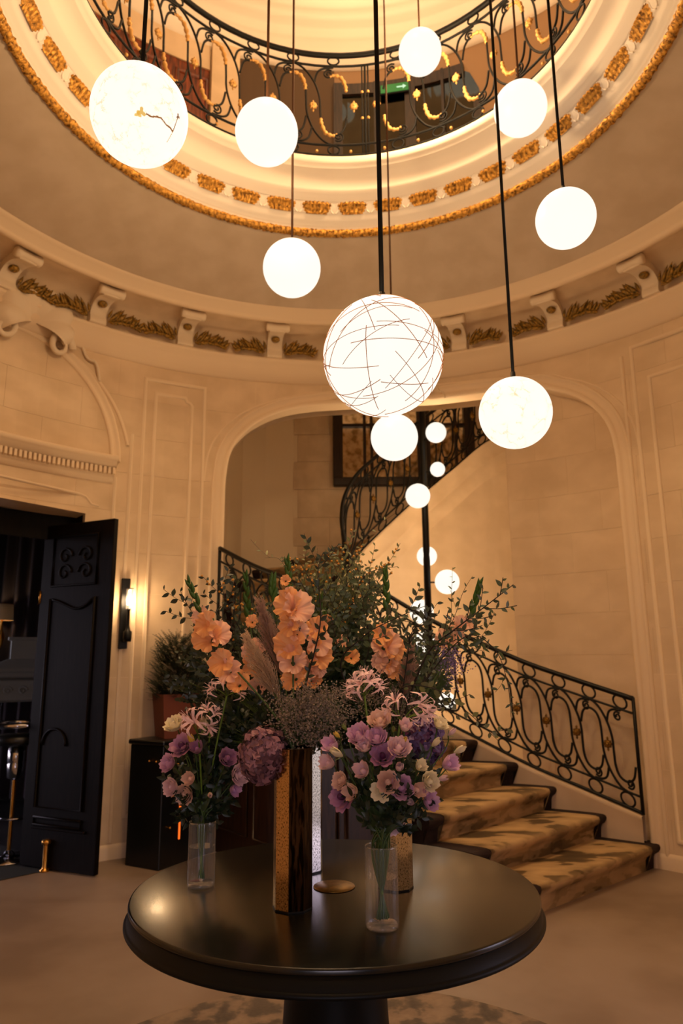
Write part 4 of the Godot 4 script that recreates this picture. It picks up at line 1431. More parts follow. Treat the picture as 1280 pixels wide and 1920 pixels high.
	for p in [[-0.98, -0.93, 0], [-0.86, 0.68, 1], [0.78, 1.17, 2]]:
		var pts := PackedVector3Array()
		var l := -hw + 0.12
		var r := hw - 0.15
		pts.append(Vector3(l, p[0], f))
		if p[2] == 1:
			for i in 17:
				var t := i / 16.0
				pts.append(Vector3(lerpf(l, r, t), p[1] - 0.075 * sin(t * PI) + 0.022 * sin(t * PI * 2.0), f))
		else:
			pts.append(Vector3(l, p[1], f))
			pts.append(Vector3(r, p[1], f))
		pts.append(Vector3(r, p[0], f))
		put("panel_moulding", tube_mesh(pts, bead, 8, true), M.door_wood, leaf)
	for i in 4:
		var pts := PackedVector3Array()
		for k in 30:
			var a := k / 29.0 * 7.5
			var r := 0.075 * (1.0 - k / 34.0)
			pts.append(Vector3((-0.12 if i % 2 else 0.1) + r * cos(a) * (1 if i % 2 else -1), 0.88 + 0.13 * (i / 2) + r * sin(a), f - 0.003))
		put("carved_scroll", tube_mesh(pts, 0.009, 6), M.door_wood, leaf)
	put("kick_rail", box_mesh(Vector3(wide - 0.2, 0.02, 0.02), 0.006), M.door_wood, leaf, Transform3D(Basis.IDENTITY, Vector3(0, -1.0, 0.028)))
	var arc := PackedVector3Array()
	for k in 13:
		var a := PI - PI * k / 12.0
		arc.append(Vector3(-0.1 + 0.12 * cos(a), -0.42 + 0.12 * sin(a), f))
	put("carved_arc", tube_mesh(arc, 0.01, 6), M.door_wood, leaf)
	put("hinge", lathe_mesh([Vector2(0.001, -0.05), Vector2(0.011, -0.05), Vector2(0.011, 0.05), Vector2(0.001, 0.05)], 10), M.brass, leaf, Transform3D(Basis.IDENTITY, Vector3(-hw, 0.7, 0.02)))
	# brass door stop standing by the leaf
	var stop := thing("door_stop", "polished brass bollard door stop at the foot of the open door", "door stop", Vector3(-2.164, 0.000, -5.603))
	put("post", lathe_mesh([Vector2(0.001, 0.0), Vector2(0.034, 0.0), Vector2(0.034, 0.012), Vector2(0.02, 0.02), Vector2(0.017, 0.03), Vector2(0.018, 0.18)], 20), M.brass, stop)
	put("cap", lathe_mesh([Vector2(0.018, 0.178), Vector2(0.03, 0.185), Vector2(0.034, 0.2), Vector2(0.028, 0.214), Vector2(0.001, 0.218)], 20), M.brass, stop)
	# bar stool
	var stool := thing("bar_stool", "bar stool with a ring back, chrome collar and thin brass stem in the dark room", "stool", Vector3(-2.576, 0.000, -5.932))
	put("base", lathe_mesh([Vector2(0.001, 0.004), Vector2(0.2, 0.004), Vector2(0.2, 0.014), Vector2(0.05, 0.03), Vector2(0.03, 0.06), Vector2(0.016, 0.07)], 28), M.chrome, stool)
	put("stem", lathe_mesh([Vector2(0.014, 0.06), Vector2(0.014, 0.6)], 16), M.brass, stool)
	put("collar", lathe_mesh([Vector2(0.014, 0.58), Vector2(0.06, 0.6), Vector2(0.065, 0.7), Vector2(0.06, 0.71), Vector2(0.065, 0.72), Vector2(0.065, 0.82), Vector2(0.02, 0.84)], 24), M.chrome, stool)
	put("seat", lathe_mesh([Vector2(0.02, 0.83), Vector2(0.17, 0.85), Vector2(0.19, 0.88), Vector2(0.18, 0.92), Vector2(0.001, 0.93)], 28), M.leather, stool)
	var ring := PackedVector3Array()
	for i in 29:
		var a := TAU * i / 28.0
		ring.append(Vector3(0.21 * sin(a), 1.0, 0.21 * cos(a)))
	put("back_ring", tube_mesh(ring.slice(0, 28), 0.022, 8, true), M.chrome, stool)
	put("foot_rest", tube_mesh(PackedVector3Array([Vector3(-0.12, 0.3, 0.02), Vector3(0.0, 0.3, 0.06), Vector3(0.12, 0.3, 0.02)]), 0.009, 6), M.chrome, stool)
	# carved grey chimneypiece with slim columns
	var fp := thing("fireplace", "carved grey stone chimneypiece in the dark room beyond the door", "fireplace", Vector3(-3.62, 0, -7.9))
	fp.rotation.y = 0.5
	put("mantel", box_mesh(Vector3(1.1, 0.07, 0.36), 0.02), M.grey_stone, fp, Transform3D(Basis.IDENTITY, Vector3(0.1, 1.36, 0)))
	put("frieze", box_mesh(Vector3(1.0, 0.24, 0.28), 0.02), M.grey_stone, fp, Transform3D(Basis.IDENTITY, Vector3(0.1, 1.2, 0)))
	var om := S(false)
	var orows := []
	for q in [Vector2(0.42, 1.395), Vector2(0.40, 1.43), Vector2(0.2, 1.52), Vector2(0.17, 1.53), Vector2(0.17, 1.72), Vector2(0.2, 1.73), Vector2(0.2, 1.76), Vector2(0.01, 1.76)]:
		orows.append(PackedVector3Array([Vector3(-q.x, q.y, -q.x * 0.35), Vector3(-q.x, q.y, q.x * 0.35), Vector3(q.x, q.y, q.x * 0.35), Vector3(q.x, q.y, -q.x * 0.35)]))
	grid(om, orows, true)
	put("overmantel", done(om), M.grey_stone, fp, Transform3D(Basis.IDENTITY, Vector3(0.2, 0, 0)))
	for k in 6:
		var cv := PackedVector3Array()
		for i in 18:
			var a := i / 17.0 * 7.0
			cv.append(Vector3(-0.28 + 0.15 * k + 0.045 * (1.0 - i / 22.0) * cos(a), 1.2 + 0.045 * (1.0 - i / 22.0) * sin(a), 0.142))
		put("carved_scroll", tube_mesh(cv, 0.012, 5), M.grey_stone, fp)
	for x in [-0.3, -0.12, -0.04, 0.45]:
		put("column", lathe_mesh([Vector2(0.04, 0), Vector2(0.035, 0.1), Vector2(0.024, 0.14), Vector2(0.03, 0.6), Vector2(0.024, 1.02), Vector2(0.04, 1.08)], 14), M.chrome if x < 0 else M.grey_stone, fp, Transform3D(Basis.IDENTITY, Vector3(x, 0, 0.05)))
	# curtains
	for q in [["brown pleated curtain on the far wall of the dark room", Vector3(-4.9, 0, -8.4), 1.3, M.curtain, -0.35], ["grey pleated curtain beside the open door leaf", Vector3(-3.62, 0, -8.45), 0.75, M.curtain_grey, 0.0]]:
		var cu := thing("curtain", q[0], "curtain", q[1])
		cu.rotation.y = q[4]
		var sc := S()
		var rows := []
		for j in 5:
			var row := PackedVector3Array()
			for i in 81:
				var t := i / 80.0
				row.append(Vector3((t - 0.5) * q[2], 3.1 - j * 0.77, 0.05 * sin(t * q[2] * 40.0 + 0.3 * j)))
			rows.append(row)
		grid(sc, rows)
		put("pleats", done(sc), q[3], cu)
		put("rail", tube_mesh(PackedVector3Array([Vector3(-q[2] / 2, 3.12, 0), Vector3(q[2] / 2, 3.12, 0)]), 0.015, 8), M.brass, cu)
	# small lamp on the far wall
	var lamp := thing("wall_lamp", "wall lamp with a drum shade and brass leaf bracket before the brown curtain", "wall lamp", Vector3(-3.877, 2.055, -8.253))
	put("lamp_shade", lathe_mesh([Vector2(0.12, -0.09), Vector2(0.11, 0.09), Vector2(0.107, 0.09), Vector2(0.117, -0.09)], 28), M.lamp_shade, lamp)
	put("bracket", lathe_mesh([Vector2(0.001, -0.42), Vector2(0.03, -0.36), Vector2(0.045, -0.28), Vector2(0.02, -0.2), Vector2(0.012, -0.1), Vector2(0.012, 0.0)], 12), M.brass, lamp)
	var lb := put("bulb_glow", ball(0.03, 12, 8), glow(GLOW, 1.5), lamp)
	lamp_light(lb, 0.03, 0.05)

# ---------- host stand with its plant ----------
func build_stand() -> void:
	var corner := Vector3(-1.335, 0, -5.58)
	var u := Vector3(-0.784, 0, -0.62)
	var v := Vector3(0.5, 0, -0.86).normalized()
	u = v.cross(Vector3.UP).normalized()
	if u.x > 0:
		u = -u
	var o := thing("host_stand", "black lacquered cabinet with brass pulls and glowing slots, by the wall", "cabinet", corner)
	o.transform.basis = Basis(v, Vector3.UP, v.cross(Vector3.UP))
	var zs := 1.0 if o.transform.basis.z.dot(u) > 0 else -1.0
	var body := put("body", box_mesh(Vector3(0.62, 0.86, 0.34), 0.006), M.black_lacquer, o, Transform3D(Basis.IDENTITY, Vector3(0.31, 0.43, 0.17 * zs)))
	put("top", box_mesh(Vector3(0.65, 0.035, 0.37), 0.008), M.black_lacquer, o, Transform3D(Basis.IDENTITY, Vector3(0.31, 0.88, 0.17 * zs)))
	for k in [[0.72, 0.14, 0.1], [0.5, 0.1, 0.22], [0.28, 0.08, 0.12]]:
		put("pull", lathe_mesh([Vector2(0.006, 0.0), Vector2(0.005, 0.015), Vector2(0.011, 0.022), Vector2(0.001, 0.028)], 12), M.brass, o, Transform3D(Basis(Vector3.RIGHT, -PI / 2 * zs), Vector3(k[1], k[0], -0.0 * zs)))
	for k in [[0.75, 0.05], [0.75, 0.12]]:
		put("pull", lathe_mesh([Vector2(0.006, 0.0), Vector2(0.005, 0.015), Vector2(0.010, 0.02), Vector2(0.001, 0.026)], 12), M.brass, o, Transform3D(Basis(Vector3.BACK, PI / 2), Vector3(0.0, k[0], k[1] * zs)))
	for k in [[0.52, 0.05], [0.42, 0.085], [0.25, 0.145]]:
		put("light_slot", box_mesh(Vector3(0.016, k[1], 0.006), 0.001), M.slot, o, Transform3D(Basis.IDENTITY, Vector3(0.20, k[0], -0.002 * zs)))
	# terracotta pot with a feathery dark green bush
	var pot := thing("potted_plant", "feathery dark green bush in a square red-brown planter on the black cabinet", "plant", corner + v * 0.30 + Vector3.UP * 0.8975 + u * 0.16)
	pot.rotation.y = 0.52
	var pm := S(false)
	var rows := []
	for q in [Vector2(0.13, 0.0), Vector2(0.16, 0.33), Vector2(0.145, 0.33), Vector2(0.14, 0.29)]:
		rows.append(PackedVector3Array([Vector3(-q.x, q.y, -q.x), Vector3(q.x, q.y, -q.x), Vector3(q.x, q.y, q.x), Vector3(-q.x, q.y, q.x)]))
	grid(pm, rows, true, true)
	put("planter", done(pm), M.terracotta, pot)
	put("stem", tube_mesh(PackedVector3Array([Vector3(0, 0.02, 0), Vector3(0.01, 0.3, 0), Vector3(-0.02, 0.65, 0.01)]), [0.02, 0.016, 0.006], 6), M.woody, pot)
	var st := S()
	var r := RandomNumberGenerator.new()
	r.seed = 77
	for i in 800:
		var a := r.randf() * TAU
		var yy := r.randf_range(0.28, 0.76)
		var rad := 0.19 * sqrt(r.randf()) * (1.0 - 0.35 * absf(yy - 0.45) / 0.4)
		var p := Vector3(cos(a) * rad, yy, sin(a) * rad)
		var d := (Vector3(cos(a), 0.55, sin(a)) + Vector3(r.randfn(), r.randfn(), r.randfn()) * 0.35).normalized()
		for k in 7:
			var b := p + d * 0.016 * k
			for s in [-1.0, 1.0]:
				var sd: Vector3 = d.cross(Vector3(0.3, 1, 0.2)).normalized() * s
				leaf_blade(st, b, d * 0.7 + sd, Vector3.UP, 0.034 * (1.0 - k * 0.09), 0.009)
	var fm := put("foliage", done(st), M.conifer, pot)
	fm.set_meta("kind", "stuff")

# ---------- table and rug ----------
func build_table() -> void:
	var rug := thing("round_rug", "round mottled grey and beige rug under the table", "rug", Vector3(-0.03, 0, -2.508))
	put("pile", lathe_mesh([Vector2(1.16, 0.001), Vector2(1.165, 0.006), Vector2(1.155, 0.011), Vector2(0.6, 0.011), Vector2(0.001, 0.011)], 96), M.rug, rug)
	var o := thing("round_table", "large round table of dark green-black wood on a tapered pedestal", "table", Vector3(-0.03, 0.0115, -2.508))
	put("tabletop", lathe_mesh([Vector2(0.001, 0.722), Vector2(0.63, 0.722), Vector2(0.638, 0.7225), Vector2(0.6395, 0.724), Vector2(0.64, 0.727), Vector2(0.64, 0.733), Vector2(0.638, 0.7372), Vector2(0.634, 0.7385), Vector2(0.001, 0.7385)], 128), M.table_wood, o)
	put("apron", lathe_mesh([Vector2(0.60, 0.672), Vector2(0.642, 0.672), Vector2(0.648, 0.674), Vector2(0.651, 0.678), Vector2(0.651, 0.683), Vector2(0.646, 0.687), Vector2(0.641, 0.69), Vector2(0.638, 0.722), Vector2(0.60, 0.722)], 128), M.table_edge, o)
	put("pedestal", lathe_mesh([Vector2(0.30, 0.0), Vector2(0.30, 0.03), Vector2(0.24, 0.06), Vector2(0.19, 0.15), Vector2(0.165, 0.35), Vector2(0.145, 0.66), Vector2(0.16, 0.70), Vector2(0.2, 0.722), Vector2(0.001, 0.722)], 48), M.table_edge, o)
	var d := thing("brass_disc", "thin round brass plate lying on the table between the vases", "plate", Vector3(-0.033, 0.7505, -2.502))
	put("plate", lathe_mesh([Vector2(0.001, 0.0), Vector2(0.066, 0.0), Vector2(0.067, 0.0015), Vector2(0.066, 0.003), Vector2(0.001, 0.003)], 48), M.brass_dull, d)

func vase(label: String, at: Vector3, r: float, high: float, ribbed: bool, group := "", turn := 0.0) -> Node3D:
	var o := thing("glass_vase" if ribbed else "mirror_vase", label, "vase", at, group)
	var st := S()
	if ribbed:
		var rows := []
		var n := 120
		for q in [Vector2(0.02, 0.002), Vector2(0.97, 0.002), Vector2(1.0, 0.008), Vector2(1.0, high * 0.985), Vector2(0.985, high), Vector2(0.96, high)]:
			var row := PackedVector3Array()
			for i in n:
				var a := TAU * i / n
				var k := 0.03 * absf(sin(a * 12)) if q.x >= 0.985 else 0.0
				row.append(Vector3(sin(a) * r * (q.x + k), q.y, -cos(a) * r * (q.x + k)))
			rows.append(row)
		grid(st, rows, true)
		put("glass", done(st), M.vase_glass, o)
		put("rim", tube_mesh(ring_path(r * 0.98, high - 0.001), 0.0022, 6, true), M.clear, o)
		put("base", lathe_mesh([Vector2(0.001, 0.003), Vector2(r * 0.93, 0.003), Vector2(r * 0.96, 0.008), Vector2(r * 0.9, 0.014), Vector2(0.001, 0.011)], 40), M.vase_glass, o)
		put("water", lathe_mesh([Vector2(r * 0.97, high * 0.62), Vector2(0.001, high * 0.62)], 32), M.vase_glass, o)
	else:
		# eight flat mirrored sides
		st = S(false)
		var a0 := deg_to_rad(turn)
		lathe(st, [Vector2(0.001, 0.0), Vector2(r * 0.98, 0.0), Vector2(r, 0.004), Vector2(r, high), Vector2(r * 0.97, high + 0.002), Vector2(r * 0.94, high), Vector2(r * 0.94, 0.02), Vector2(0.001, 0.02)], 8, Vector3.ZERO, a0, a0 + TAU)
		put("body", done(st), M.mercury_worn if turn == 8.0 else M.mercury, o)
		if turn == 8.0:
			for i in [1, 4, 5, 6, 7]:
				# where the silvering is sound, one sheet per side
				var a: float = a0 + TAU * i / 8.0
				var b: float = a + TAU / 8.0
				st = S(false)
				var lo := r * 1.003
				quad(st, Vector3(lo * sin(a), 0.006, -lo * cos(a)), Vector3(lo * sin(b), 0.006, -lo * cos(b)), Vector3(lo * sin(b), high - 0.001, -lo * cos(b)), Vector3(lo * sin(a), high - 0.001, -lo * cos(a)))
				put("silvered_side", done(st), M.mercury_gold, o)
		st = S(false)
		lathe(st, [Vector2(r * 1.004, 0.0), Vector2(r * 1.014, 0.0), Vector2(r * 1.014, 0.004), Vector2(r * 1.003, 0.005)], 8, Vector3.ZERO, a0, a0 + TAU)
		put("foot_ring", done(st), M.iron, o)
	return o

func ring_path(r: float, h: float) -> PackedVector3Array:
	var pts := PackedVector3Array()
	for i in 40:
		var a := TAU * i / 40.0
		pts.append(Vector3(r * sin(a), h, r * cos(a)))
	return pts

# ---------- flowers ----------
var cache := {}

func petal_mesh(r: float, h: float, w: float, lip: float, seed_no: int) -> ArrayMesh:
	var q := RandomNumberGenerator.new()
	q.seed = seed_no
	var ph := q.randf() * TAU
	var st := S()
	var rows := []
	for j in 8:
		var v := j / 7.0
		var rr := r * pow(sin(v * PI / 2), 0.75) * (1.0 + lip * pow(maxf(0.0, (v - 0.6) / 0.4), 2.0))
		var half := w * pow(sin(PI * (0.10 + 0.80 * v)), 0.65)
		var row := PackedVector3Array()
		for i in 9:
			var s := i / 4.0 - 1.0
			var a := s * half
			var wave := 0.05 * sin(s * 5.0 + ph) * v * v
			row.append(Vector3(sin(a) * rr, h * (pow(v, 1.1) - 0.10 * s * s * v + wave) - lip * 0.22 * h * pow(v, 4.0), cos(a) * rr * (1.0 + wave)))
		rows.append(row)
	grid(st, rows)
	return done(st)

func bloom_meshes(kind: String) -> Array:
	if not cache.has(kind):
		var c := []
		if kind == "open":
			c = [[petal_mesh(0.52, 0.52, 0.78, 0.34, 5), 5, 0.0], [petal_mesh(0.42, 0.60, 0.8, 0.22, 6), 5, 0.6], [petal_mesh(0.29, 0.64, 0.9, 0.1, 7), 4, 0.2]]
		elif kind == "rose":
			c = [[petal_mesh(0.50, 0.62, 0.8, 0.16, 8), 5, 0.0], [petal_mesh(0.42, 0.70, 0.85, 0.06, 9), 5, 0.6], [petal_mesh(0.32, 0.74, 0.95, 0.0, 10), 4, 0.2], [petal_mesh(0.20, 0.75, 1.1, 0.0, 11), 3, 0.7]]
		elif kind == "cup":
			c = [[petal_mesh(0.42, 0.9, 0.95, 0.10, 12), 4, 0.0], [petal_mesh(0.34, 0.94, 1.0, 0.04, 13), 3, 0.5]]
		else:
			c = [[petal_mesh(0.27, 1.05, 1.15, -0.35, 14), 3, 0.0], [petal_mesh(0.2, 1.1, 1.2, -0.5, 15), 2, 0.9]]
		cache[kind] = c
	return cache[kind]

func aim(dir: Vector3, roll := 0.0) -> Basis:
	# local +Y along dir
	dir = dir.normalized()
	var x := dir.cross(Vector3.BACK if absf(dir.z) < 0.9 else Vector3.RIGHT).normalized()
	return Basis(x, dir, x.cross(dir)).rotated(dir, roll)

func lisianthus(label: String, at: Vector3, size: float, dir: Vector3, kind: String, petal_mat: Material, mouth: Vector3, foot: Vector3, group: String) -> void:
	var o := thing("lisianthus", label, "flower", at, group)
	o.basis = Basis.IDENTITY
	var b := aim(dir, rng.randf() * TAU)
	var m := bloom_meshes(kind)
	# the bloom is a part, its petals sub-parts
	var base := Transform3D(b.scaled(Vector3.ONE * size), -b.y * size * 0.3)
	var heart := put("bloom", heart_mesh(kind), M.mauve_dark if petal_mat in [M.lilac, M.mauve] and kind == "open" else petal_mat, o, base)
	for ring in m:
		for k in ring[1]:
			put("petal", ring[0], petal_mat, heart, Transform3D(Basis(Vector3.UP, ring[2] + TAU * k / ring[1] + rng.randf_range(-0.12, 0.12)), Vector3.ZERO))
	var lean := Vector2.from_angle(rng.randf() * TAU) * rng.randf_range(0.005, 0.03)
	var p := -b.y * size * 0.3
	var sep := S()
	for k in 5:
		var a := TAU * k / 5
		leaf_blade(sep, p, b * Vector3(cos(a), 0.75, sin(a)), b.y, size * 0.6, size * 0.09)
	put("calyx", done(sep), M.stem, o)
	var path := smooth_path(PackedVector3Array([p, p - b.y * size * 0.7 + Vector3.DOWN * 0.03, (mouth - at).lerp(p, 0.35) + Vector3.UP * 0.01, mouth + Vector3(lean.x, 0, lean.y) - at, foot - Vector3(lean.x, 0, lean.y) * 0.7 - at]), 5)
	put("stem", tube_mesh(path, 0.002, 5), M.stem, o)
	for k in 2:
		var lf := S()
		var q := path[9 + 3 * k]
		leaf_blade(lf, q, Vector3(rng.randf_range(-1, 1), 0.7, rng.randf_range(-0.6, 1)), Vector3.BACK, 0.05, 0.016, 0.0, 0.3)
		put("leaf", done(lf), M.leaf, o)

func heart_mesh(kind: String) -> ArrayMesh:
	var key := "heart_" + kind
	if not cache.has(key):
		var r := 0.16 if kind != "bud" else 0.12
		cache[key] = lathe_mesh([Vector2(0.02, 0.0), Vector2(r * 0.9, 0.12), Vector2(r, 0.35), Vector2(r * 0.8, 0.55), Vector2(0.01, 0.62)], 14)
	return cache[key]

func floret_mesh(seed_no: int) -> ArrayMesh:
	# ruffled six-lobed funnel of a gladiolus
	var key := "glad%d" % seed_no
	if not cache.has(key):
		var q := RandomNumberGenerator.new()
		q.seed = seed_no
		var ph := q.randf() * TAU
		var st := S()
		var rows := []
		for j in 10:
			var v := j / 9.0
			var row := PackedVector3Array()
			for i in 72:
				var a := TAU * i / 72
				var lobe := pow(absf(cos(a * 3)), 0.5)
				var rr := (0.008 + 0.047 * pow(v, 1.7) * (1.0 - (0.22 * (1.0 - lobe)) * v)) * (1.0 + 0.22 * cos(a) * v)
				var ruffle := (0.005 * sin(a * 16 + ph) + 0.006 * sin(a * 9 - ph)) * pow(v, 3.0)
				var y := 0.062 * pow(v, 0.75) - 0.016 * pow(v, 4.0) * lobe + ruffle
				row.append(Vector3(sin(a) * rr, y, cos(a) * rr))
			rows.append(row)
		grid(st, rows, true)
		cache[key] = done(st)
	return cache[key]

func gladiolus(label: String, tip: Vector3, mid: Vector3, mouth: Vector3, foot: Vector3, blooms: Array, petal_mat: Material, buds := 7) -> void:
	var o := thing("gladiolus", label, "flower", mouth, "gladioli in the tall vases")
	var path := smooth_path(PackedVector3Array([foot - mouth, Vector3.ZERO, mid - mouth, tip - mouth]), 10)
	var rad := []
	for i in path.size():
		rad.append(lerpf(0.0045, 0.0018, i / float(path.size() - 1)))
	put("stem", tube_mesh(path, rad, 6), M.stem, o)
	var last := path.size() - 1
	var dir := (path[last] - path[last - 6]).normalized()
	for k in buds:
		var q := path[last - k * 1 - 0]
		var s := -1.0 if k % 2 else 1.0
		var st := S()
		leaf_blade(st, q - dir * 0.012, dir + dir.cross(Vector3.BACK) * s * 0.22, Vector3.BACK, 0.036 + 0.003 * k, 0.010 + 0.0012 * k, 0.004)
		put("bud", done(st), M.sword, o)
	var n := 0
	for e in blooms:
		var at: Vector3 = e[0] - mouth
		var face: Vector3 = (Vector3(0, 1.3, 0) - e[0]).normalized()
		var d := (face * 0.75 + Vector3(e[1], 0.25, 0)).normalized()
		var sc: float = e[2]
		var b := aim(d, n * 1.3)
		put("floret", floret_mesh(1 + n % 3), petal_mat if n % 2 == 0 else M.glad_pale, o, Transform3D(b.scaled(Vector3.ONE * sc), at - d * 0.045 * sc))
		var st := S()
		leaf_blade(st, at - d * 0.055 * sc + Vector3.DOWN * 0.02, Vector3(0, 1, 0.1), Vector3.BACK, 0.05, 0.014, 0.003)
		put("sheath", done(st), M.sword, o)
		n += 1

func nerine(label: String, at: Vector3, florets: Array, mouth: Vector3, foot: Vector3) -> void:
	# florets: [where, direction, size]
	var o := thing("spider_lily", label, "flower", at, "spider lilies in the vases")
	put("stem", tube_mesh(smooth_path(PackedVector3Array([Vector3.ZERO, (mouth - at) * 0.5 + Vector3.UP * 0.02, mouth - at, foot - at]), 6), 0.003, 6), M.stem_bright, o)
	var n := 0
	for f in florets:
		var p: Vector3 = f[0] - at
		var d: Vector3 = (f[1] as Vector3).normalized()
		var sc: float = f[2]
		put("pedicel", tube_mesh(PackedVector3Array([Vector3.ZERO, p * 0.6 + Vector3.UP * 0.004, p]), 0.0016, 5), M.stem_bright, o)
		var b := aim(d, n * 0.7)
		var st := S()
		for k in 6:
			var a := TAU * k / 6
			var rd := b * Vector3(cos(a), 0, sin(a))
			var sd := b * Vector3(-sin(a), 0, cos(a))
			var rows := []
			for j in 11:
				var t := j / 10.0
				var out := sc * (0.62 * t + 0.10 * sin(t * PI))
				var up := sc * (0.42 * sin(t * 2.5) - 0.36 * t * t)
				var c := p + rd * out + d * up + sd * sc * 0.07 * sin(t * 3.0 + k * 2.1)
				var w := sc * 0.055 * (0.25 + sin(PI * minf(0.15 + 0.8 * t, 1.0)))
				var wav := sc * 0.022 * sin(t * 22.0 + k)
				rows.append(PackedVector3Array([c - sd * w + d * wav, c - d * w * 0.3, c + sd * w - d * wav]))
			grid(st, rows)
		put("floret", done(st), M.nerine, o)
		var sm := S()
		for k in 6:
			var a := TAU * k / 6 + 0.5
			var rd := b * Vector3(cos(a), 0, sin(a))
			tube(sm, PackedVector3Array([p, p + (rd * 0.12 + d * 0.3) * sc, p + (rd * 0.25 + d * 0.62) * sc]), 0.0006, 3)
		put("stamens", done(sm), M.nerine, o)
		n += 1

func hydrangea(label: String, at: Vector3, r: Vector3, petal_mat: Material, mouth: Vector3, count: int) -> void:
	var o := thing("hydrangea", label, "flower", at)
	var q := RandomNumberGenerator.new()
	q.seed = 90 + count
	var st := S()
	var dark := S()
	for i in count:
		var d := Vector3(q.randfn(), q.randfn(), q.randfn() + 0.4).normalized()
		var p := d * r * q.randf_range(0.72, 1.06)
		var b := aim(d + Vector3(q.randfn(), q.randfn(), q.randfn()) * 0.4, q.randf() * TAU)
		for k in 4:
			var a := TAU * k / 4
			leaf_blade(st if i % 3 else dark, p, b * Vector3(cos(a), 0.35, sin(a)), b.y, 0.0135, 0.0135, 0.0, 0.3)
	var m := put("floret_mass", done(st), petal_mat, o)
	put("floret_mass", done(dark), M.mauve_dark if petal_mat == M.statice else M.hydrangea_dark, o).set_meta("kind", "stuff")
	m.set_meta("kind", "stuff")
	put("stem", tube_mesh(smooth_path(PackedVector3Array([Vector3(0, -r.y * 0.6, 0), (mouth - at) * 0.6, mouth - at + Vector3.DOWN * 0.12]), 4), 0.004, 6), M.stem, o)

func plume(label: String, tip: Vector3, base: Vector3, mouth: Vector3, wide: float, plume_mat: Material, seed_no: int) -> void:
	var o := thing("pampas_plume", label, "dried grass", mouth, "feathery pampas plumes")
	var q := RandomNumberGenerator.new()
	q.seed = seed_no
	put("stem", tube_mesh(smooth_path(PackedVector3Array([Vector3.DOWN * 0.2, Vector3.ZERO, base - mouth, (base.lerp(tip, 0.6)) - mouth]), 5), 0.0018, 5), M.stem, o)
	var st := S()
	var ax := (tip - base).normalized()
	var len := (tip - base).length()
	for i in 330:
		var t := q.randf()
		var p := base.lerp(tip, t * 0.7) - mouth
		var side := Vector3(q.randfn(), q.randfn(), q.randfn()).normalized()
		side = (side - ax * side.dot(ax)).normalized()
		var l := len * (0.32 + 0.1 * q.randf()) * (1.0 - 0.35 * t)
		var pts := PackedVector3Array()
		var spread := wide * 1.35 * (0.35 + 0.65 * sin(PI * minf(t + 0.25, 1.0))) * q.randf_range(0.4, 1.0)
		for k in 5:
			var u := k / 4.0
			pts.append(p + ax * l * u + side * spread * pow(u, 0.7) + Vector3.DOWN * 0.014 * u * u * u)
		tube(st, pts, [0.0004, 0.0007, 0.0008, 0.0007, 0.0003], 3, false, false)
		for k in 5:
			var pp := pts[2].lerp(pts[4], q.randf())
			leaf_blade(st, pp, ax + side * 0.5 + Vector3(q.randfn(), q.randfn(), q.randfn()) * 0.4, Vector3.BACK, 0.007, 0.0013)
	var m := put("plume", done(st), plume_mat, o)
	m.set_meta("kind", "stuff")

func leaf_mesh(kind: int) -> ArrayMesh:
	var key := "leaf%d" % kind
	if not cache.has(key):
		var st := S()
		leaf_blade(st, Vector3.ZERO, Vector3.UP, Vector3.BACK, 1.0, [0.5, 0.38, 0.62][kind], 0.0, [0.12, 0.25, 0.05][kind])
		cache[key] = done(st)
	return cache[key]

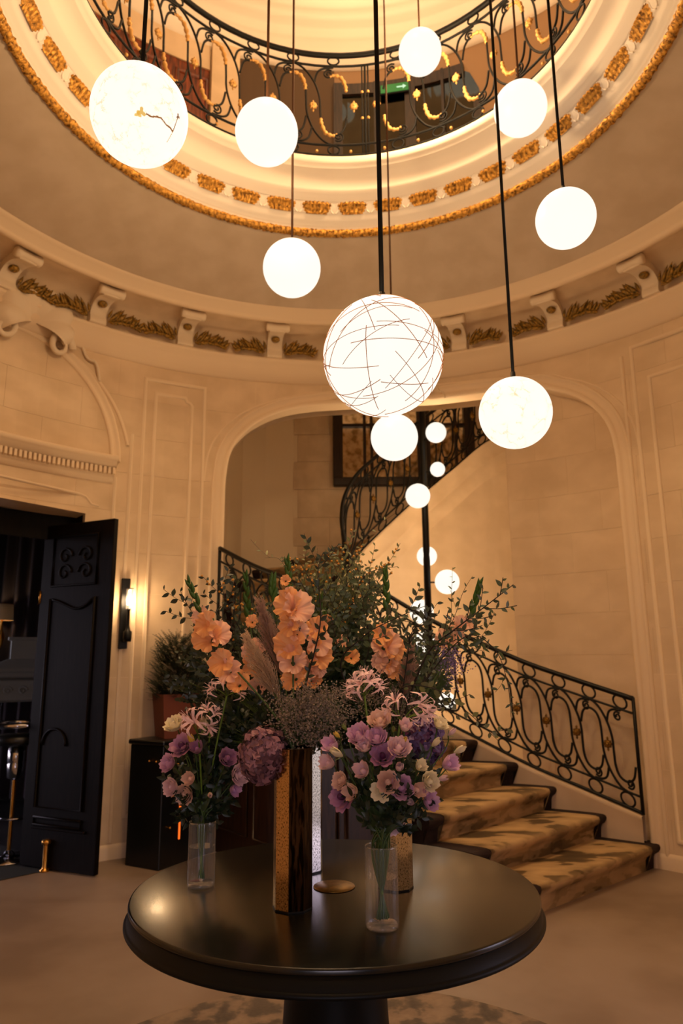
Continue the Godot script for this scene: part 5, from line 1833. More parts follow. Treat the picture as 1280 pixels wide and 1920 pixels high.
# a woody branch with leaves in pairs along it and along short side twigs
func branch(label: String, pts: Array, leaf_mat: Material, size: float, step: float, twigs: int, thick: float, shape := 0, berries := false) -> void:
	var root: Vector3 = pts[0]
	var o := thing("leafy_branch", label, "branch", root, "leafy branches in the tall vases")
	var rel := PackedVector3Array()
	for p in pts:
		rel.append(p - root)
	var path := smooth_path(rel, 8)
	var rad := []
	for i in path.size():
		rad.append(lerpf(thick, thick * 0.3, i / float(path.size() - 1)))
	put("stem", tube_mesh(path, rad, 6), M.woody, o)
	var lines := [[path, 0.35]]
	for k in twigs:
		var i := int(lerpf(path.size() * 0.35, path.size() - 3, (k + rng.randf()) / twigs))
		var d := (path[mini(i + 1, path.size() - 1)] - path[maxi(i - 1, 0)]).normalized()
		var sd := (d.cross(Vector3.BACK) * (1.0 if k % 2 else -1.0) + Vector3(0, 0.3, rng.randf_range(-0.7, 0.7))).normalized()
		var l := rng.randf_range(0.06, 0.13)
		var tw := smooth_path(PackedVector3Array([path[i], path[i] + (d * 0.5 + sd * 0.5) * l * 0.6, path[i] + (d * 0.6 + sd * 0.6 + Vector3.UP * 0.1) * l]), 4)
		put("twig", tube_mesh(tw, thick * 0.3, 4), M.woody, o)
		lines.append([tw, 0.15])
	for e in lines:
		var ln: PackedVector3Array = e[0]
		var total := 0.0
		for i in range(1, ln.size()):
			total += ln[i].distance_to(ln[i - 1])
		var s: float = total * e[1]
		var side := 1.0
		while s < total:
			var acc := 0.0
			var i := 1
			while i < ln.size() - 1 and acc + ln[i].distance_to(ln[i - 1]) < s:
				acc += ln[i].distance_to(ln[i - 1])
				i += 1
			var seg := ln[i] - ln[i - 1]
			var p := ln[i - 1] + seg.normalized() * minf(s - acc, seg.length())
			var d := seg.normalized()
			for w in [side]:
				var out: Vector3 = (d * 0.55 + d.cross(Vector3(rng.randf_range(-0.5, 0.5), rng.randf_range(-0.3, 0.3), 1)).normalized() * w * 0.8 + Vector3(0, rng.randf_range(-0.2, 0.35), rng.randf_range(-0.5, 0.6))).normalized()
				var sc := size * rng.randf_range(0.7, 1.15) * (1.0 - 0.35 * s / total)
				put("leaf", leaf_mesh(shape), leaf_mat, o, Transform3D(aim(out, rng.randf_range(-0.9, 0.9)).scaled(Vector3.ONE * sc), p))
			if berries and rng.randf() < 0.35:
				put("berry", cached_ball(), M.berry, o, Transform3D(Basis.IDENTITY, p + Vector3(rng.randf_range(-0.01, 0.01), 0.006, 0.008)))
			side = -side
			s += step * rng.randf_range(0.7, 1.3)

func cached_ball() -> ArrayMesh:
	if not cache.has("berry"):
		cache["berry"] = ball(0.0042, 8, 6)
	return cache["berry"]

# loose greenery filling a bunch: fine stems from the vase's mouth, too many leaves to count
func greenery(called: String, label: String, centre: Vector3, r: Vector3, mouth: Vector3, count: int, leaf_mat: Material, size: float, seed_no: int, narrow := false) -> void:
	var o := thing(called, label, "foliage", mouth)
	o.set_meta("kind", "stuff")
	var q := RandomNumberGenerator.new()
	q.seed = seed_no
	var st := S()
	var tw := S()
	for i in count:
		var d := (Vector3(q.randfn(), q.randfn(), q.randfn()) * 0.55).limit_length(1.0)
		var p := centre + d * r - mouth
		var c := centre - mouth
		var pts := PackedVector3Array([Vector3.ZERO.lerp(c, 0.3), (c * 0.45).lerp(p, 0.5), p])
		tube(tw, pts, 0.0008, 3, false, false)
		var dir := (pts[2] - pts[1]).normalized()
		for k in 9:
			var t := k / 8.0
			var b := pts[1].lerp(pts[2], 0.25 + 0.8 * t)
			var out := (dir * 0.7 + Vector3(q.randfn(), q.randfn() * 0.8 + 0.2, q.randfn())).normalized()
			leaf_blade(st, b, out, (Vector3.BACK + Vector3(q.randfn(), q.randfn(), 0) * 0.5).normalized(), size * q.randf_range(0.6, 1.2), size * (0.16 if narrow else 0.42), 0.0, 0.15)
	put("twigs", done(tw), M.stem, o).set_meta("kind", "stuff")
	put("leaves", done(st), leaf_mat, o).set_meta("kind", "stuff")

func mist(called: String, label: String, centre: Vector3, r: Vector3, mouth: Vector3, count: int, flower_mat: Material, seed_no: int) -> void:
	var o := thing(called, label, "flower", mouth)
	o.set_meta("kind", "stuff")
	var q := RandomNumberGenerator.new()
	q.seed = seed_no
	var st := S()
	var tw := S()
	var hub := Vector3.ZERO
	var size := 0.4
	for i in count:
		if i % 40 == 0:
			hub = Vector3(q.randfn(), q.randfn() * 0.9, q.randfn()).normalized() * pow(q.randf(), 0.5) * 0.85
			size = q.randf_range(0.25, 0.5)
		var d := hub + Vector3(q.randfn(), q.randfn(), q.randfn()) * size * 0.62
		var p := centre + d * r - mouth
		var c := centre + hub * r * 0.5 - mouth
		tube(tw, PackedVector3Array([c * 0.5, c * 0.8 + d * r * 0.3, p]), 0.0005, 3, false, false)
		for k in 12:
			var b := p + Vector3(q.randfn(), q.randfn(), q.randfn()) * 0.012
			leaf_blade(st, b, Vector3(q.randfn(), 0.5, q.randfn()), Vector3.BACK, 0.006, 0.0045)
	put("twigs", done(tw), M.stem, o).set_meta("kind", "stuff")
	put("blossom", done(st), flower_mat, o).set_meta("kind", "stuff")

const WARM := Color(1.0, 0.825, 0.61)
const GLOW := Color(1.0, 0.97, 0.91)

func _ready() -> void:
	# camera
	var cam := Camera3D.new()
	cam.name = "camera"
	cam.position = Vector3(0, 1.45, 0)
	cam.rotation_degrees = Vector3(11.937, 0, -0.447)
	cam.near = 0.05
	cam.far = 60
	var lens := CameraAttributesPhysical.new()
	lens.frustum_focal_length = 16.828
	lens.frustum_near = 0.05
	lens.frustum_far = 60
	lens.frustum_focus_distance = 2.15
	lens.exposure_aperture = 2.6
	lens.exposure_shutter_speed = 100
	lens.exposure_sensitivity = 100
	cam.attributes = lens
	add_child(cam)
	cam.fov = 70.985
	# daylight outside the terrace door at the right
	var env := Environment.new()
	var sky := Sky.new()
	var sm := ProceduralSkyMaterial.new()
	sm.sky_top_color = Color(0.82, 0.77, 0.88)
	sm.sky_horizon_color = Color(0.90, 0.84, 0.88)
	sm.ground_bottom_color = Color(0.44, 0.41, 0.40)
	sm.ground_horizon_color = Color(0.6, 0.57, 0.62)
	sky.sky_material = sm
	env.background_mode = Environment.BG_SKY
	env.sky = sky
	env.background_energy_multiplier = 5.0
	env.tonemap_mode = Environment.TONE_MAPPER_LINEAR
	env.tonemap_exposure = 1.0
	env.sdfgi_enabled = true
	env.ssao_enabled = true
	env.ssil_enabled = true
	var we := WorldEnvironment.new()
	we.name = "environment"
	we.environment = env
	add_child(we)
	rng.seed = 12
	make_materials()
	M.brass_dull = tri_tex(mat(Color(0.62, 0.46, 0.2), 0.38, 0.85), noise_tex(0.03, [[0.2, Color(0.7, 0.7, 0.7)], [0.8, Color(1, 1, 1)]], 33, 128), Vector3(8, 8, 8))
	M.wire = mat(Color(0.8, 0.5, 0.2), 0.6)
	M.slot = glow(Color(1.0, 0.4, 0.06), 1.3)
	M.table_edge = mat(Color(0.032, 0.045, 0.043), 0.45)
	M.table_edge.metallic_specular = 0.3
	M.exit_green = glow(Color(0.03, 0.5, 0.18), 0.8)
	M.exit_green.albedo_color = Color(0.02, 0.2, 0.08)
	M.hydrangea_dark = leafy(Color(0.42, 0.27, 0.3), 0.3)
	M.mauve_dark = leafy(Color(0.32, 0.12, 0.3), 0.2)
	# the building
	build_shell()
	build_ceiling()
	build_gallery()
	build_stairwell()
	build_left_room()
	# the glazed door to the terrace, outside the picture at the right
	var st := S(false)
	sheet(st, PackedVector2Array([Vector2(103, 0), Vector2(119, 0), Vector2(119, 2.75), Vector2(103, 2.75)]), RW + 0.2)
	struct("window_3", done(st), M.pane)
	for d in [103.5, 118.5]:
		put("window_frame", box_mesh(Vector3(0.05, 2.75, 0.05), 0.006), M.dark_wood, get_node("window_3"), Transform3D(Basis(Vector3.UP, deg_to_rad(-d)), cyl(d, 1.375, RW + 0.2)))
	oculus_balustrade()
	build_stairs()
	build_lamps()
	build_stand()
	build_table()
	build_flowers()
	# a red flower in a slim vase, just inside the right edge of the picture
	var v := vase_floor()
	place_red_flower(v)
	for o in find_children("*", "GeometryInstance3D", true, false):
		o.cast_shadow = GeometryInstance3D.SHADOW_CASTING_SETTING_ON

func vase_floor() -> Vector3:
	var at := Vector3(2.926, 0.750, -6.281)
	at.y = 0.0
	var o := thing("floor_vase", "tall slim dark floor vase at the far right, outside the picture", "vase", at)
	put("body", lathe_mesh([Vector2(0.001, 0.002), Vector2(0.09, 0.002), Vector2(0.11, 0.2), Vector2(0.07, 0.7), Vector2(0.035, 0.95), Vector2(0.045, 1.05), Vector2(0.03, 1.04), Vector2(0.02, 0.9), Vector2(0.001, 0.9)], 28), M.iron, o)
	return at + Vector3.UP * 1.0

func place_red_flower(mouth: Vector3) -> void:
	var at := Vector3(2.807, 1.639, -6.042)
	var o := thing("tulip", "small red-orange bloom with a green leaf at the far right edge", "flower", at)
	var b := aim(Vector3(-0.4, 1, 0.1))
	for k in 5:
		put("petal", petal_mesh(0.42, 0.9, 0.95, 0.1, 12), M.red_petal, o, Transform3D(b.rotated(b.y.normalized(), TAU * k / 5).scaled(Vector3.ONE * 0.06), Vector3.ZERO))
	put("stem", tube_mesh(smooth_path(PackedVector3Array([Vector3.ZERO, Vector3(0.02, -0.1, 0), (mouth - at) * 0.7, mouth - at]), 5), 0.003, 5), M.stem, o)
	var st := S()
	leaf_blade(st, Vector3(0.02, -0.16, 0.01), Vector3(-0.15, 1, 0.1), Vector3.BACK, 0.13, 0.03, 0.0, 0.1)
	put("leaf", done(st), M.leaf, o)
	st = S()
	leaf_blade(st, Vector3(0.05, -0.4, 0.01), Vector3(-0.3, 1, 0.1), Vector3.BACK, 0.1, 0.025, 0.0, 0.1)
	put("leaf", done(st), M.leaf, o)

func build_flowers() -> void:
	var f_front := Vector3(-0.153, 0.7502, -2.304)
	var f_back := Vector3(-0.13, 0.7502, -2.693)
	var f_right := Vector3(0.164, 0.7502, -2.491)
	var f_rib := Vector3(0.102, 0.7502, -2.133)
	var f_left := Vector3(-0.464, 0.7502, -2.518)
	vase("tall speckled mirror-glass vase standing foremost, left of the table's middle", f_front, 0.0588, 0.45, false, "mirror-glass vases", 8.0)
	vase("tall mirror-glass vase half hidden behind the foremost one, flashing white light", f_back, 0.0555, 0.42, false, "mirror-glass vases", 28.0)
	vase("mirror-glass vase half hidden behind the clear ribbed vase on the right", f_right, 0.056, 0.40, false, "mirror-glass vases", 1.0)
	vase("clear ribbed glass vase of lilac blooms, nearest the table's front edge", f_rib, 0.044, 0.208, true, "ribbed glass vases")
	vase("clear ribbed glass vase standing at the left of the table", f_left, 0.043, 0.197, true, "ribbed glass vases")
	var m_front := f_front + Vector3.UP * 0.44
	var m_back := f_back + Vector3.UP * 0.41
	var m_right := f_right + Vector3.UP * 0.39
	var m_rib := f_rib + Vector3.UP * 0.2
	var m_left := f_left + Vector3.UP * 0.19
	var up := Vector3.UP * 0.025
	lisianthus("pale peach lisianthus rose highest in the ribbed vase bunch, under the spider lily", Vector3(0.103, 1.288, -2.087), 0.0606, Vector3(-0.17, 0.84, 0.75), "rose", M.peach, m_rib, f_rib + up, "lisianthus in the clear ribbed vase")
	lisianthus("lilac lisianthus rose, upper left of the ribbed vase bunch", Vector3(0.046, 1.253, -2.082), 0.0603, Vector3(-0.41, 0.69, 0.75), "rose", M.lilac, m_rib, f_rib + up, "lisianthus in the clear ribbed vase")
	lisianthus("lilac-purple lisianthus below the highest peach rose of the ribbed vase bunch", Vector3(0.093, 1.247, -2.060), 0.0540, Vector3(-0.20, 0.66, 0.75), "rose", M.lilac, m_rib, f_rib + up, "lisianthus in the clear ribbed vase")
	lisianthus("deep mauve lisianthus with a black heart, just below the lilac-purple one", Vector3(0.107, 1.203, -2.050), 0.0516, Vector3(-0.13, 0.48, 0.75), "open", M.mauve, m_rib, f_rib + up, "lisianthus in the clear ribbed vase")
	lisianthus("round pale pink lisianthus rose near the middle of the ribbed vase bunch", Vector3(0.151, 1.221, -2.050), 0.0591, Vector3(0.06, 0.55, 0.75), "rose", M.blush, m_rib, f_rib + up, "lisianthus in the clear ribbed vase")
	lisianthus("pale pink cup-shaped lisianthus tucked under the upper left lilac rose", Vector3(0.061, 1.224, -2.063), 0.0484, Vector3(-0.34, 0.57, 0.75), "cup", M.blush, m_rib, f_rib + up, "lisianthus in the clear ribbed vase")
	lisianthus("folded pink lisianthus bud, long and pointed, left of the deep mauve bloom", Vector3(0.056, 1.161, -2.069), 0.0519, Vector3(-0.36, 0.31, 0.75), "cup", M.blush, m_rib, f_rib + up, "lisianthus in the clear ribbed vase")
	lisianthus("pale lilac lisianthus drooping at the far left of the ribbed vase bunch", Vector3(-0.028, 1.218, -2.149), 0.0543, Vector3(-0.72, 0.58, 0.75), "cup", M.lilac, m_rib, f_rib + up, "lisianthus in the clear ribbed vase")
	lisianthus("cream lisianthus bud overlapping the drooping pale lilac bloom", Vector3(-0.010, 1.201, -2.107), 0.0455, Vector3(-0.65, 0.49, 0.75), "bud", M.cream, m_rib, f_rib + up, "lisianthus in the clear ribbed vase")
	lisianthus("faded pink lisianthus hanging below the cream bud at the bunch's left edge", Vector3(-0.037, 1.172, -2.145), 0.0501, Vector3(-0.76, 0.40, 0.75), "cup", M.blush, m_rib, f_rib + up, "lisianthus in the clear ribbed vase")
	lisianthus("small peach lisianthus at the left edge, above a mauve one", Vector3(-0.006, 1.130, -2.117), 0.0454, Vector3(-0.63, 0.21, 0.75), "rose", M.peach, m_rib, f_rib + up, "lisianthus in the clear ribbed vase")
	lisianthus("peach-pink lisianthus cup beside the greyish mauve bloom, low on the left", Vector3(0.028, 1.103, -2.109), 0.0507, Vector3(-0.48, 0.10, 0.75), "cup", M.peach, m_rib, f_rib + up, "lisianthus in the clear ribbed vase")
	lisianthus("greyish mauve open lisianthus lowest on the left of the ribbed vase bunch", Vector3(-0.003, 1.084, -2.151), 0.0612, Vector3(-0.61, 0.05, 0.75), "open", M.mauve, m_rib, f_rib + up, "lisianthus in the clear ribbed vase")
	lisianthus("peach-cream lisianthus rose beside the fullest lilac-pink bloom", Vector3(0.121, 1.133, -2.065), 0.0553, Vector3(-0.07, 0.20, 0.75), "rose", M.peach, m_rib, f_rib + up, "lisianthus in the clear ribbed vase")
	lisianthus("fullest lilac-pink lisianthus, ruffled, in the lower middle of the bunch", Vector3(0.156, 1.119, -2.072), 0.0591, Vector3(0.08, 0.14, 0.75), "rose", M.lilac, m_rib, f_rib + up, "lisianthus in the clear ribbed vase")
	lisianthus("small cream lisianthus with a dark centre, left of the fullest lilac-pink bloom", Vector3(0.103, 1.109, -2.079), 0.0445, Vector3(-0.15, 0.10, 0.75), "open", M.cream, m_rib, f_rib + up, "lisianthus in the clear ribbed vase")
	lisianthus("pale blush lisianthus rose, lowest of all, just over the ribbed vase", Vector3(0.140, 1.011, -2.178), 0.0597, Vector3(-0.01, -0.22, 0.75), "rose", M.blush, m_rib, f_rib + up, "lisianthus in the clear ribbed vase")
	lisianthus("closed pink lisianthus bud below the round pale pink rose", Vector3(0.150, 1.170, -2.053), 0.0460, Vector3(0.06, 0.34, 0.75), "bud", M.blush, m_rib, f_rib + up, "lisianthus in the clear ribbed vase")
	lisianthus("small pink lisianthus cup beside the green stems of the spider lily", Vector3(0.170, 1.274, -2.073), 0.0413, Vector3(0.13, 0.78, 0.75), "cup", M.blush, m_rib, f_rib + up, "lisianthus in the clear ribbed vase")
	lisianthus("squarish cream-yellow lisianthus cup, right of the middle", Vector3(0.206, 1.173, -2.061), 0.0388, Vector3(0.30, 0.36, 0.75), "cup", M.cream, m_rib, f_rib + up, "lisianthus in the clear ribbed vase")
	lisianthus("cream and lilac lisianthus rose at the right of the bunch", Vector3(0.233, 1.131, -2.085), 0.0503, Vector3(0.42, 0.20, 0.75), "rose", M.cream, m_rib, f_rib + up, "lisianthus in the clear ribbed vase")
	lisianthus("peach lisianthus opening sideways under the cream and lilac rose", Vector3(0.199, 1.110, -2.084), 0.0464, Vector3(0.27, 0.12, 0.75), "cup", M.peach, m_rib, f_rib + up, "lisianthus in the clear ribbed vase")
	lisianthus("lilac lisianthus petals below the cream and lilac rose", Vector3(0.225, 1.101, -2.098), 0.0448, Vector3(0.38, 0.09, 0.75), "cup", M.lilac, m_rib, f_rib + up, "lisianthus in the clear ribbed vase")
	lisianthus("hanging lilac lisianthus lowest at the right of the bunch", Vector3(0.233, 1.074, -2.122), 0.0509, Vector3(0.40, -0.00, 0.75), "cup", M.lilac, m_rib, f_rib + up, "lisianthus in the clear ribbed vase")
	lisianthus("narrow blush lisianthus bud pointing down between the lower blooms", Vector3(0.177, 1.080, -2.100), 0.0411, Vector3(0.17, 0.00, 0.75), "bud", M.blush, m_rib, f_rib + up, "lisianthus in the clear ribbed vase")
	lisianthus("pink-lilac lisianthus cup standing free at the far right of the bunch", Vector3(0.287, 1.172, -2.104), 0.0529, Vector3(0.63, 0.38, 0.75), "cup", M.lilac, m_rib, f_rib + up, "lisianthus in the clear ribbed vase")
	lisianthus("cream lisianthus bud on a curving stem, farthest right", Vector3(0.325, 1.201, -2.159), 0.0389, Vector3(0.76, 0.53, 0.75), "bud", M.cream, m_rib, f_rib + up, "lisianthus in the clear ribbed vase")
	lisianthus("cream lisianthus bud before the purple hydrangea head", Vector3(0.251, 1.229, -2.082), 0.0357, Vector3(0.48, 0.60, 0.75), "bud", M.cream, m_rib, f_rib + up, "lisianthus in the clear ribbed vase")
	lisianthus("small cream lisianthus rose beside the right-hand spider lily", Vector3(0.278, 1.275, -2.163), 0.0432, Vector3(0.54, 0.81, 0.75), "rose", M.cream, m_rib, f_rib + up, "lisianthus in the clear ribbed vase")
	lisianthus("tiny blush lisianthus bud beside the iron railing, above the free-standing cup", Vector3(0.309, 1.249, -2.168), 0.0294, Vector3(0.67, 0.72, 0.75), "bud", M.blush, m_rib, f_rib + up, "lisianthus in the clear ribbed vase")
	lisianthus("small pale pink lisianthus bud hanging below the free-standing cup", Vector3(0.268, 1.136, -2.100), 0.0338, Vector3(0.56, 0.24, 0.75), "bud", M.blush, m_rib, f_rib + up, "lisianthus in the clear ribbed vase")
	lisianthus("tiny yellow lisianthus bud at the upper left of the ribbed vase bunch", Vector3(-0.014, 1.245, -2.169), 0.0255, Vector3(-0.67, 0.69, 0.75), "bud", M.yellow, m_rib, f_rib + up, "lisianthus in the clear ribbed vase")
	lisianthus("small green lisianthus bud pointing up left of the upper left lilac rose", Vector3(0.007, 1.266, -2.165), 0.0235, Vector3(-0.58, 0.77, 0.75), "bud", M.bud_green, m_rib, f_rib + up, "lisianthus in the clear ribbed vase")
	lisianthus("slim green lisianthus bud between the highest peach rose and the spider lily stems", Vector3(0.138, 1.268, -2.065), 0.0206, Vector3(-0.01, 0.75, 0.75), "bud", M.bud_green, m_rib, f_rib + up, "lisianthus in the clear ribbed vase")
	lisianthus("yellowish lisianthus bud directly above the round pale pink rose", Vector3(0.168, 1.241, -2.055), 0.0223, Vector3(0.13, 0.64, 0.75), "bud", M.yellow, m_rib, f_rib + up, "lisianthus in the clear ribbed vase")
	lisianthus("yellow-cream lisianthus rose at the far left, before the wall", Vector3(-0.566, 1.250, -2.516), 0.0616, Vector3(-0.46, 0.87, 0.75), "rose", M.cream, m_left, f_left + up, "lisianthus in the left ribbed vase")
	lisianthus("mauve lisianthus with a dark heart, below the yellow-cream rose on the left", Vector3(-0.520, 1.193, -2.427), 0.0635, Vector3(-0.34, 0.58, 0.75), "open", M.mauve, m_left, f_left + up, "lisianthus in the left ribbed vase")
	lisianthus("round yellow lisianthus bud beside the dark-hearted mauve bloom on the left", Vector3(-0.486, 1.207, -2.421), 0.0416, Vector3(-0.17, 0.64, 0.75), "bud", M.yellow, m_left, f_left + up, "lisianthus in the left ribbed vase")
	lisianthus("pink lisianthus standing out to the far left before the black cabinet", Vector3(-0.564, 1.137, -2.451), 0.0550, Vector3(-0.55, 0.33, 0.75), "rose", M.lilac, m_left, f_left + up, "lisianthus in the left ribbed vase")
	lisianthus("beige-pink lisianthus lowest at the far left before the black cabinet", Vector3(-0.560, 1.060, -2.489), 0.0555, Vector3(-0.50, 0.01, 0.75), "rose", M.blush, m_left, f_left + up, "lisianthus in the left ribbed vase")
	lisianthus("folded peach lisianthus above the left ribbed vase", Vector3(-0.491, 1.092, -2.440), 0.0480, Vector3(-0.20, 0.12, 0.75), "cup", M.peach, m_left, f_left + up, "lisianthus in the left ribbed vase")
	lisianthus("faded beige lisianthus just above the glowing slots of the cabinet", Vector3(-0.515, 1.039, -2.487), 0.0598, Vector3(-0.28, -0.09, 0.75), "rose", M.peach, m_left, f_left + up, "lisianthus in the left ribbed vase")
	lisianthus("mauve lisianthus between the left bunch and the big hydrangea", Vector3(-0.376, 1.154, -2.431), 0.0546, Vector3(0.40, 0.41, 0.75), "rose", M.mauve, m_left, f_left + up, "lisianthus in the left ribbed vase")
	lisianthus("pale lisianthus in shade under the big hydrangea", Vector3(-0.343, 1.097, -2.474), 0.0620, Vector3(0.60, 0.18, 0.75), "rose", M.blush, m_left, f_left + up, "lisianthus in the left ribbed vase")
	lisianthus("small faded lisianthus bud over the middle of the left ribbed vase", Vector3(-0.435, 1.039, -2.478), 0.0331, Vector3(0.12, -0.09, 0.75), "bud", M.peach, m_left, f_left + up, "lisianthus in the left ribbed vase")
	lisianthus("dusky mauve lisianthus right of the yellow bud", Vector3(-0.468, 1.183, -2.414), 0.0500, Vector3(-0.09, 0.53, 0.75), "cup", M.mauve, m_left, f_left + up, "lisianthus in the left ribbed vase")
	lisianthus("pale lilac lisianthus petals in shade, lowest right of the left bunch", Vector3(-0.364, 1.048, -2.502), 0.0446, Vector3(0.51, -0.03, 0.75), "cup", M.lilac, m_left, f_left + up, "lisianthus in the left ribbed vase")
	gladiolus("orange gladiolus leaning far out to the left over the green bush", Vector3(-0.492, 1.712, -2.295), Vector3(-0.388, 1.494, -2.342), m_front, f_front + up, [[Vector3(-0.436, 1.579, -2.283), -0.60, 0.80], [Vector3(-0.460, 1.600, -2.319), -0.60, 0.60], [Vector3(-0.419, 1.533, -2.292), -0.30, 0.95], [Vector3(-0.391, 1.543, -2.300), 0.50, 0.75], [Vector3(-0.385, 1.467, -2.317), -0.50, 0.85], [Vector3(-0.370, 1.431, -2.334), -0.40, 0.80], [Vector3(-0.334, 1.391, -2.343), -0.20, 0.70]], M.glad, 8)
	gladiolus("tall orange gladiolus rising left of the middle, with two half-open buds near its tip", Vector3(-0.179, 1.784, -2.331), Vector3(-0.164, 1.562, -2.378), m_front, f_front + up, [[Vector3(-0.186, 1.715, -2.315), -0.30, 0.35], [Vector3(-0.169, 1.675, -2.324), 0.20, 0.35], [Vector3(-0.171, 1.633, -2.312), -0.50, 0.95], [Vector3(-0.144, 1.623, -2.314), 0.40, 1.00], [Vector3(-0.172, 1.579, -2.323), -0.50, 0.70], [Vector3(-0.152, 1.556, -2.339), 0.20, 0.70], [Vector3(-0.172, 1.506, -2.339), -0.30, 1.00], [Vector3(-0.154, 1.462, -2.348), 0.10, 0.90], [Vector3(-0.156, 1.409, -2.360), -0.20, 0.70]], M.glad, 8)
	gladiolus("orange gladiolus crossed by a dark twig, right of the tallest one", Vector3(-0.074, 1.670, -2.427), Vector3(-0.097, 1.512, -2.460), m_front, f_front + up, [[Vector3(-0.095, 1.566, -2.418), -0.30, 0.75], [Vector3(-0.080, 1.528, -2.426), 0.30, 0.85], [Vector3(-0.085, 1.483, -2.426), 0.40, 0.90], [Vector3(-0.110, 1.445, -2.434), -0.30, 0.80], [Vector3(-0.096, 1.403, -2.442), 0.30, 0.70], [Vector3(-0.077, 1.441, -2.445), 0.50, 0.60]], M.glad, 5)
	gladiolus("orange gladiolus spike behind the two feathery plumes", Vector3(-0.336, 1.755, -2.491), Vector3(-0.312, 1.533, -2.538), m_front, f_front + up, [[Vector3(-0.314, 1.595, -2.484), -0.30, 0.45], [Vector3(-0.309, 1.489, -2.506), -0.30, 0.80], [Vector3(-0.296, 1.443, -2.516), 0.20, 0.80], [Vector3(-0.290, 1.380, -2.529), 0.00, 0.60]], M.glad, 9)
	gladiolus("slim green gladiolus spike still in bud, between the plumes and the tallest orange one", Vector3(-0.244, 1.753, -2.542), Vector3(-0.240, 1.627, -2.569), m_back, f_back + up, [], M.glad, 9)
	gladiolus("peach-orange gladiolus at the right of the middle, above the spider lilies", Vector3(0.151, 1.766, -2.488), Vector3(0.160, 1.548, -2.535), m_right, f_right + up, [[Vector3(0.128, 1.550, -2.493), -0.40, 0.75], [Vector3(0.146, 1.511, -2.502), 0.10, 1.00], [Vector3(0.170, 1.503, -2.503), 0.40, 0.80], [Vector3(0.157, 1.457, -2.513), -0.20, 0.75], [Vector3(0.179, 1.435, -2.517), 0.30, 0.70], [Vector3(0.121, 1.461, -2.522), -0.40, 0.60]], M.glad, 8)
	gladiolus("pale pink gladiolus far right with a long green spike over the stair", Vector3(0.489, 1.729, -2.547), Vector3(0.429, 1.557, -2.584), m_right, f_right + up, [[Vector3(0.383, 1.550, -2.534), -0.20, 0.70], [Vector3(0.409, 1.579, -2.528), 0.10, 0.55], [Vector3(0.360, 1.528, -2.539), -0.30, 0.70], [Vector3(0.443, 1.589, -2.526), 0.40, 0.50]], M.glad_pale, 9)
	gladiolus("small orange gladiolus in bud amid the leaves left of the stair railing", Vector3(-0.065, 1.630, -2.568), Vector3(-0.057, 1.533, -2.589), m_back, f_back + up, [[Vector3(-0.062, 1.593, -2.525), 0.00, 0.50], [Vector3(-0.004, 1.522, -2.540), 0.20, 0.45], [Vector3(0.037, 1.473, -2.550), 0.30, 0.55]], M.glad, 4)
	nerine("large pale pink spider lily at the middle, its petals curling widely", Vector3(0.063, 1.357, -2.166), [[Vector3(0.050, 1.390, -2.139), Vector3(-0.50, 0.50, 0.70), 0.075], [Vector3(0.073, 1.399, -2.137), Vector3(0.50, 0.70, 0.60), 0.070], [Vector3(0.033, 1.378, -2.151), Vector3(-1.00, 0.10, 0.40), 0.060], [Vector3(0.095, 1.386, -2.150), Vector3(1.00, 0.20, 0.40), 0.060], [Vector3(0.062, 1.407, -2.176), Vector3(0.00, 1.00, 0.10), 0.060]], m_rib, f_rib + up)
	nerine("pale pink spider lily with bare green stalks, right of the middle", Vector3(0.162, 1.291, -2.098), [[Vector3(0.134, 1.325, -2.071), Vector3(-0.90, -0.20, 0.50), 0.055], [Vector3(0.147, 1.344, -2.087), Vector3(-0.10, 0.80, 0.40), 0.055], [Vector3(0.211, 1.336, -2.068), Vector3(0.70, 0.10, 0.60), 0.070], [Vector3(0.233, 1.321, -2.071), Vector3(0.90, -0.20, 0.50), 0.062], [Vector3(0.216, 1.310, -2.064), Vector3(0.40, -0.60, 0.70), 0.055]], m_rib, f_rib + up)
	nerine("peach spider lily over the left ribbed vase, with long splayed petals", Vector3(-0.463, 1.227, -2.398), [[Vector3(-0.471, 1.273, -2.358), Vector3(-0.30, 0.30, 0.90), 0.080], [Vector3(-0.488, 1.282, -2.366), Vector3(-0.80, 0.40, 0.40), 0.060], [Vector3(-0.432, 1.257, -2.392), Vector3(0.70, -0.20, 0.60), 0.060]], m_left, f_left + up)
	nerine("pink spider lily just above the peach one on the left", Vector3(-0.444, 1.268, -2.512), [[Vector3(-0.451, 1.298, -2.485), Vector3(-0.20, 0.80, 0.50), 0.060], [Vector3(-0.430, 1.290, -2.487), Vector3(0.60, 0.50, 0.50), 0.050]], m_left, f_left + up)
	nerine("pink spider lily half hidden under the leaning orange gladiolus", Vector3(-0.391, 1.347, -2.495), [[Vector3(-0.429, 1.371, -2.470), Vector3(-0.90, 0.20, 0.40), 0.060], [Vector3(-0.400, 1.384, -2.467), Vector3(-0.20, 0.80, 0.40), 0.050], [Vector3(-0.352, 1.359, -2.482), Vector3(0.80, 0.10, 0.40), 0.055]], m_left, f_left + up)
	hydrangea("large dusky mauve hydrangea head before the foremost mirror vase", Vector3(-0.245, 1.183, -2.285), Vector3(0.068, 0.082, 0.06), M.hydrangea, m_front, 520)
	hydrangea("purple hydrangea head at the right of the ribbed vase bunch", Vector3(0.246, 1.219, -2.297), Vector3(0.06, 0.072, 0.05), M.statice, m_right, 300)
	plume("upper feathery dark pampas plume left of the tallest gladiolus", Vector3(-0.290, 1.710, -2.419), Vector3(-0.197, 1.398, -2.464), m_front, 0.035, M.plume_dark, 31)
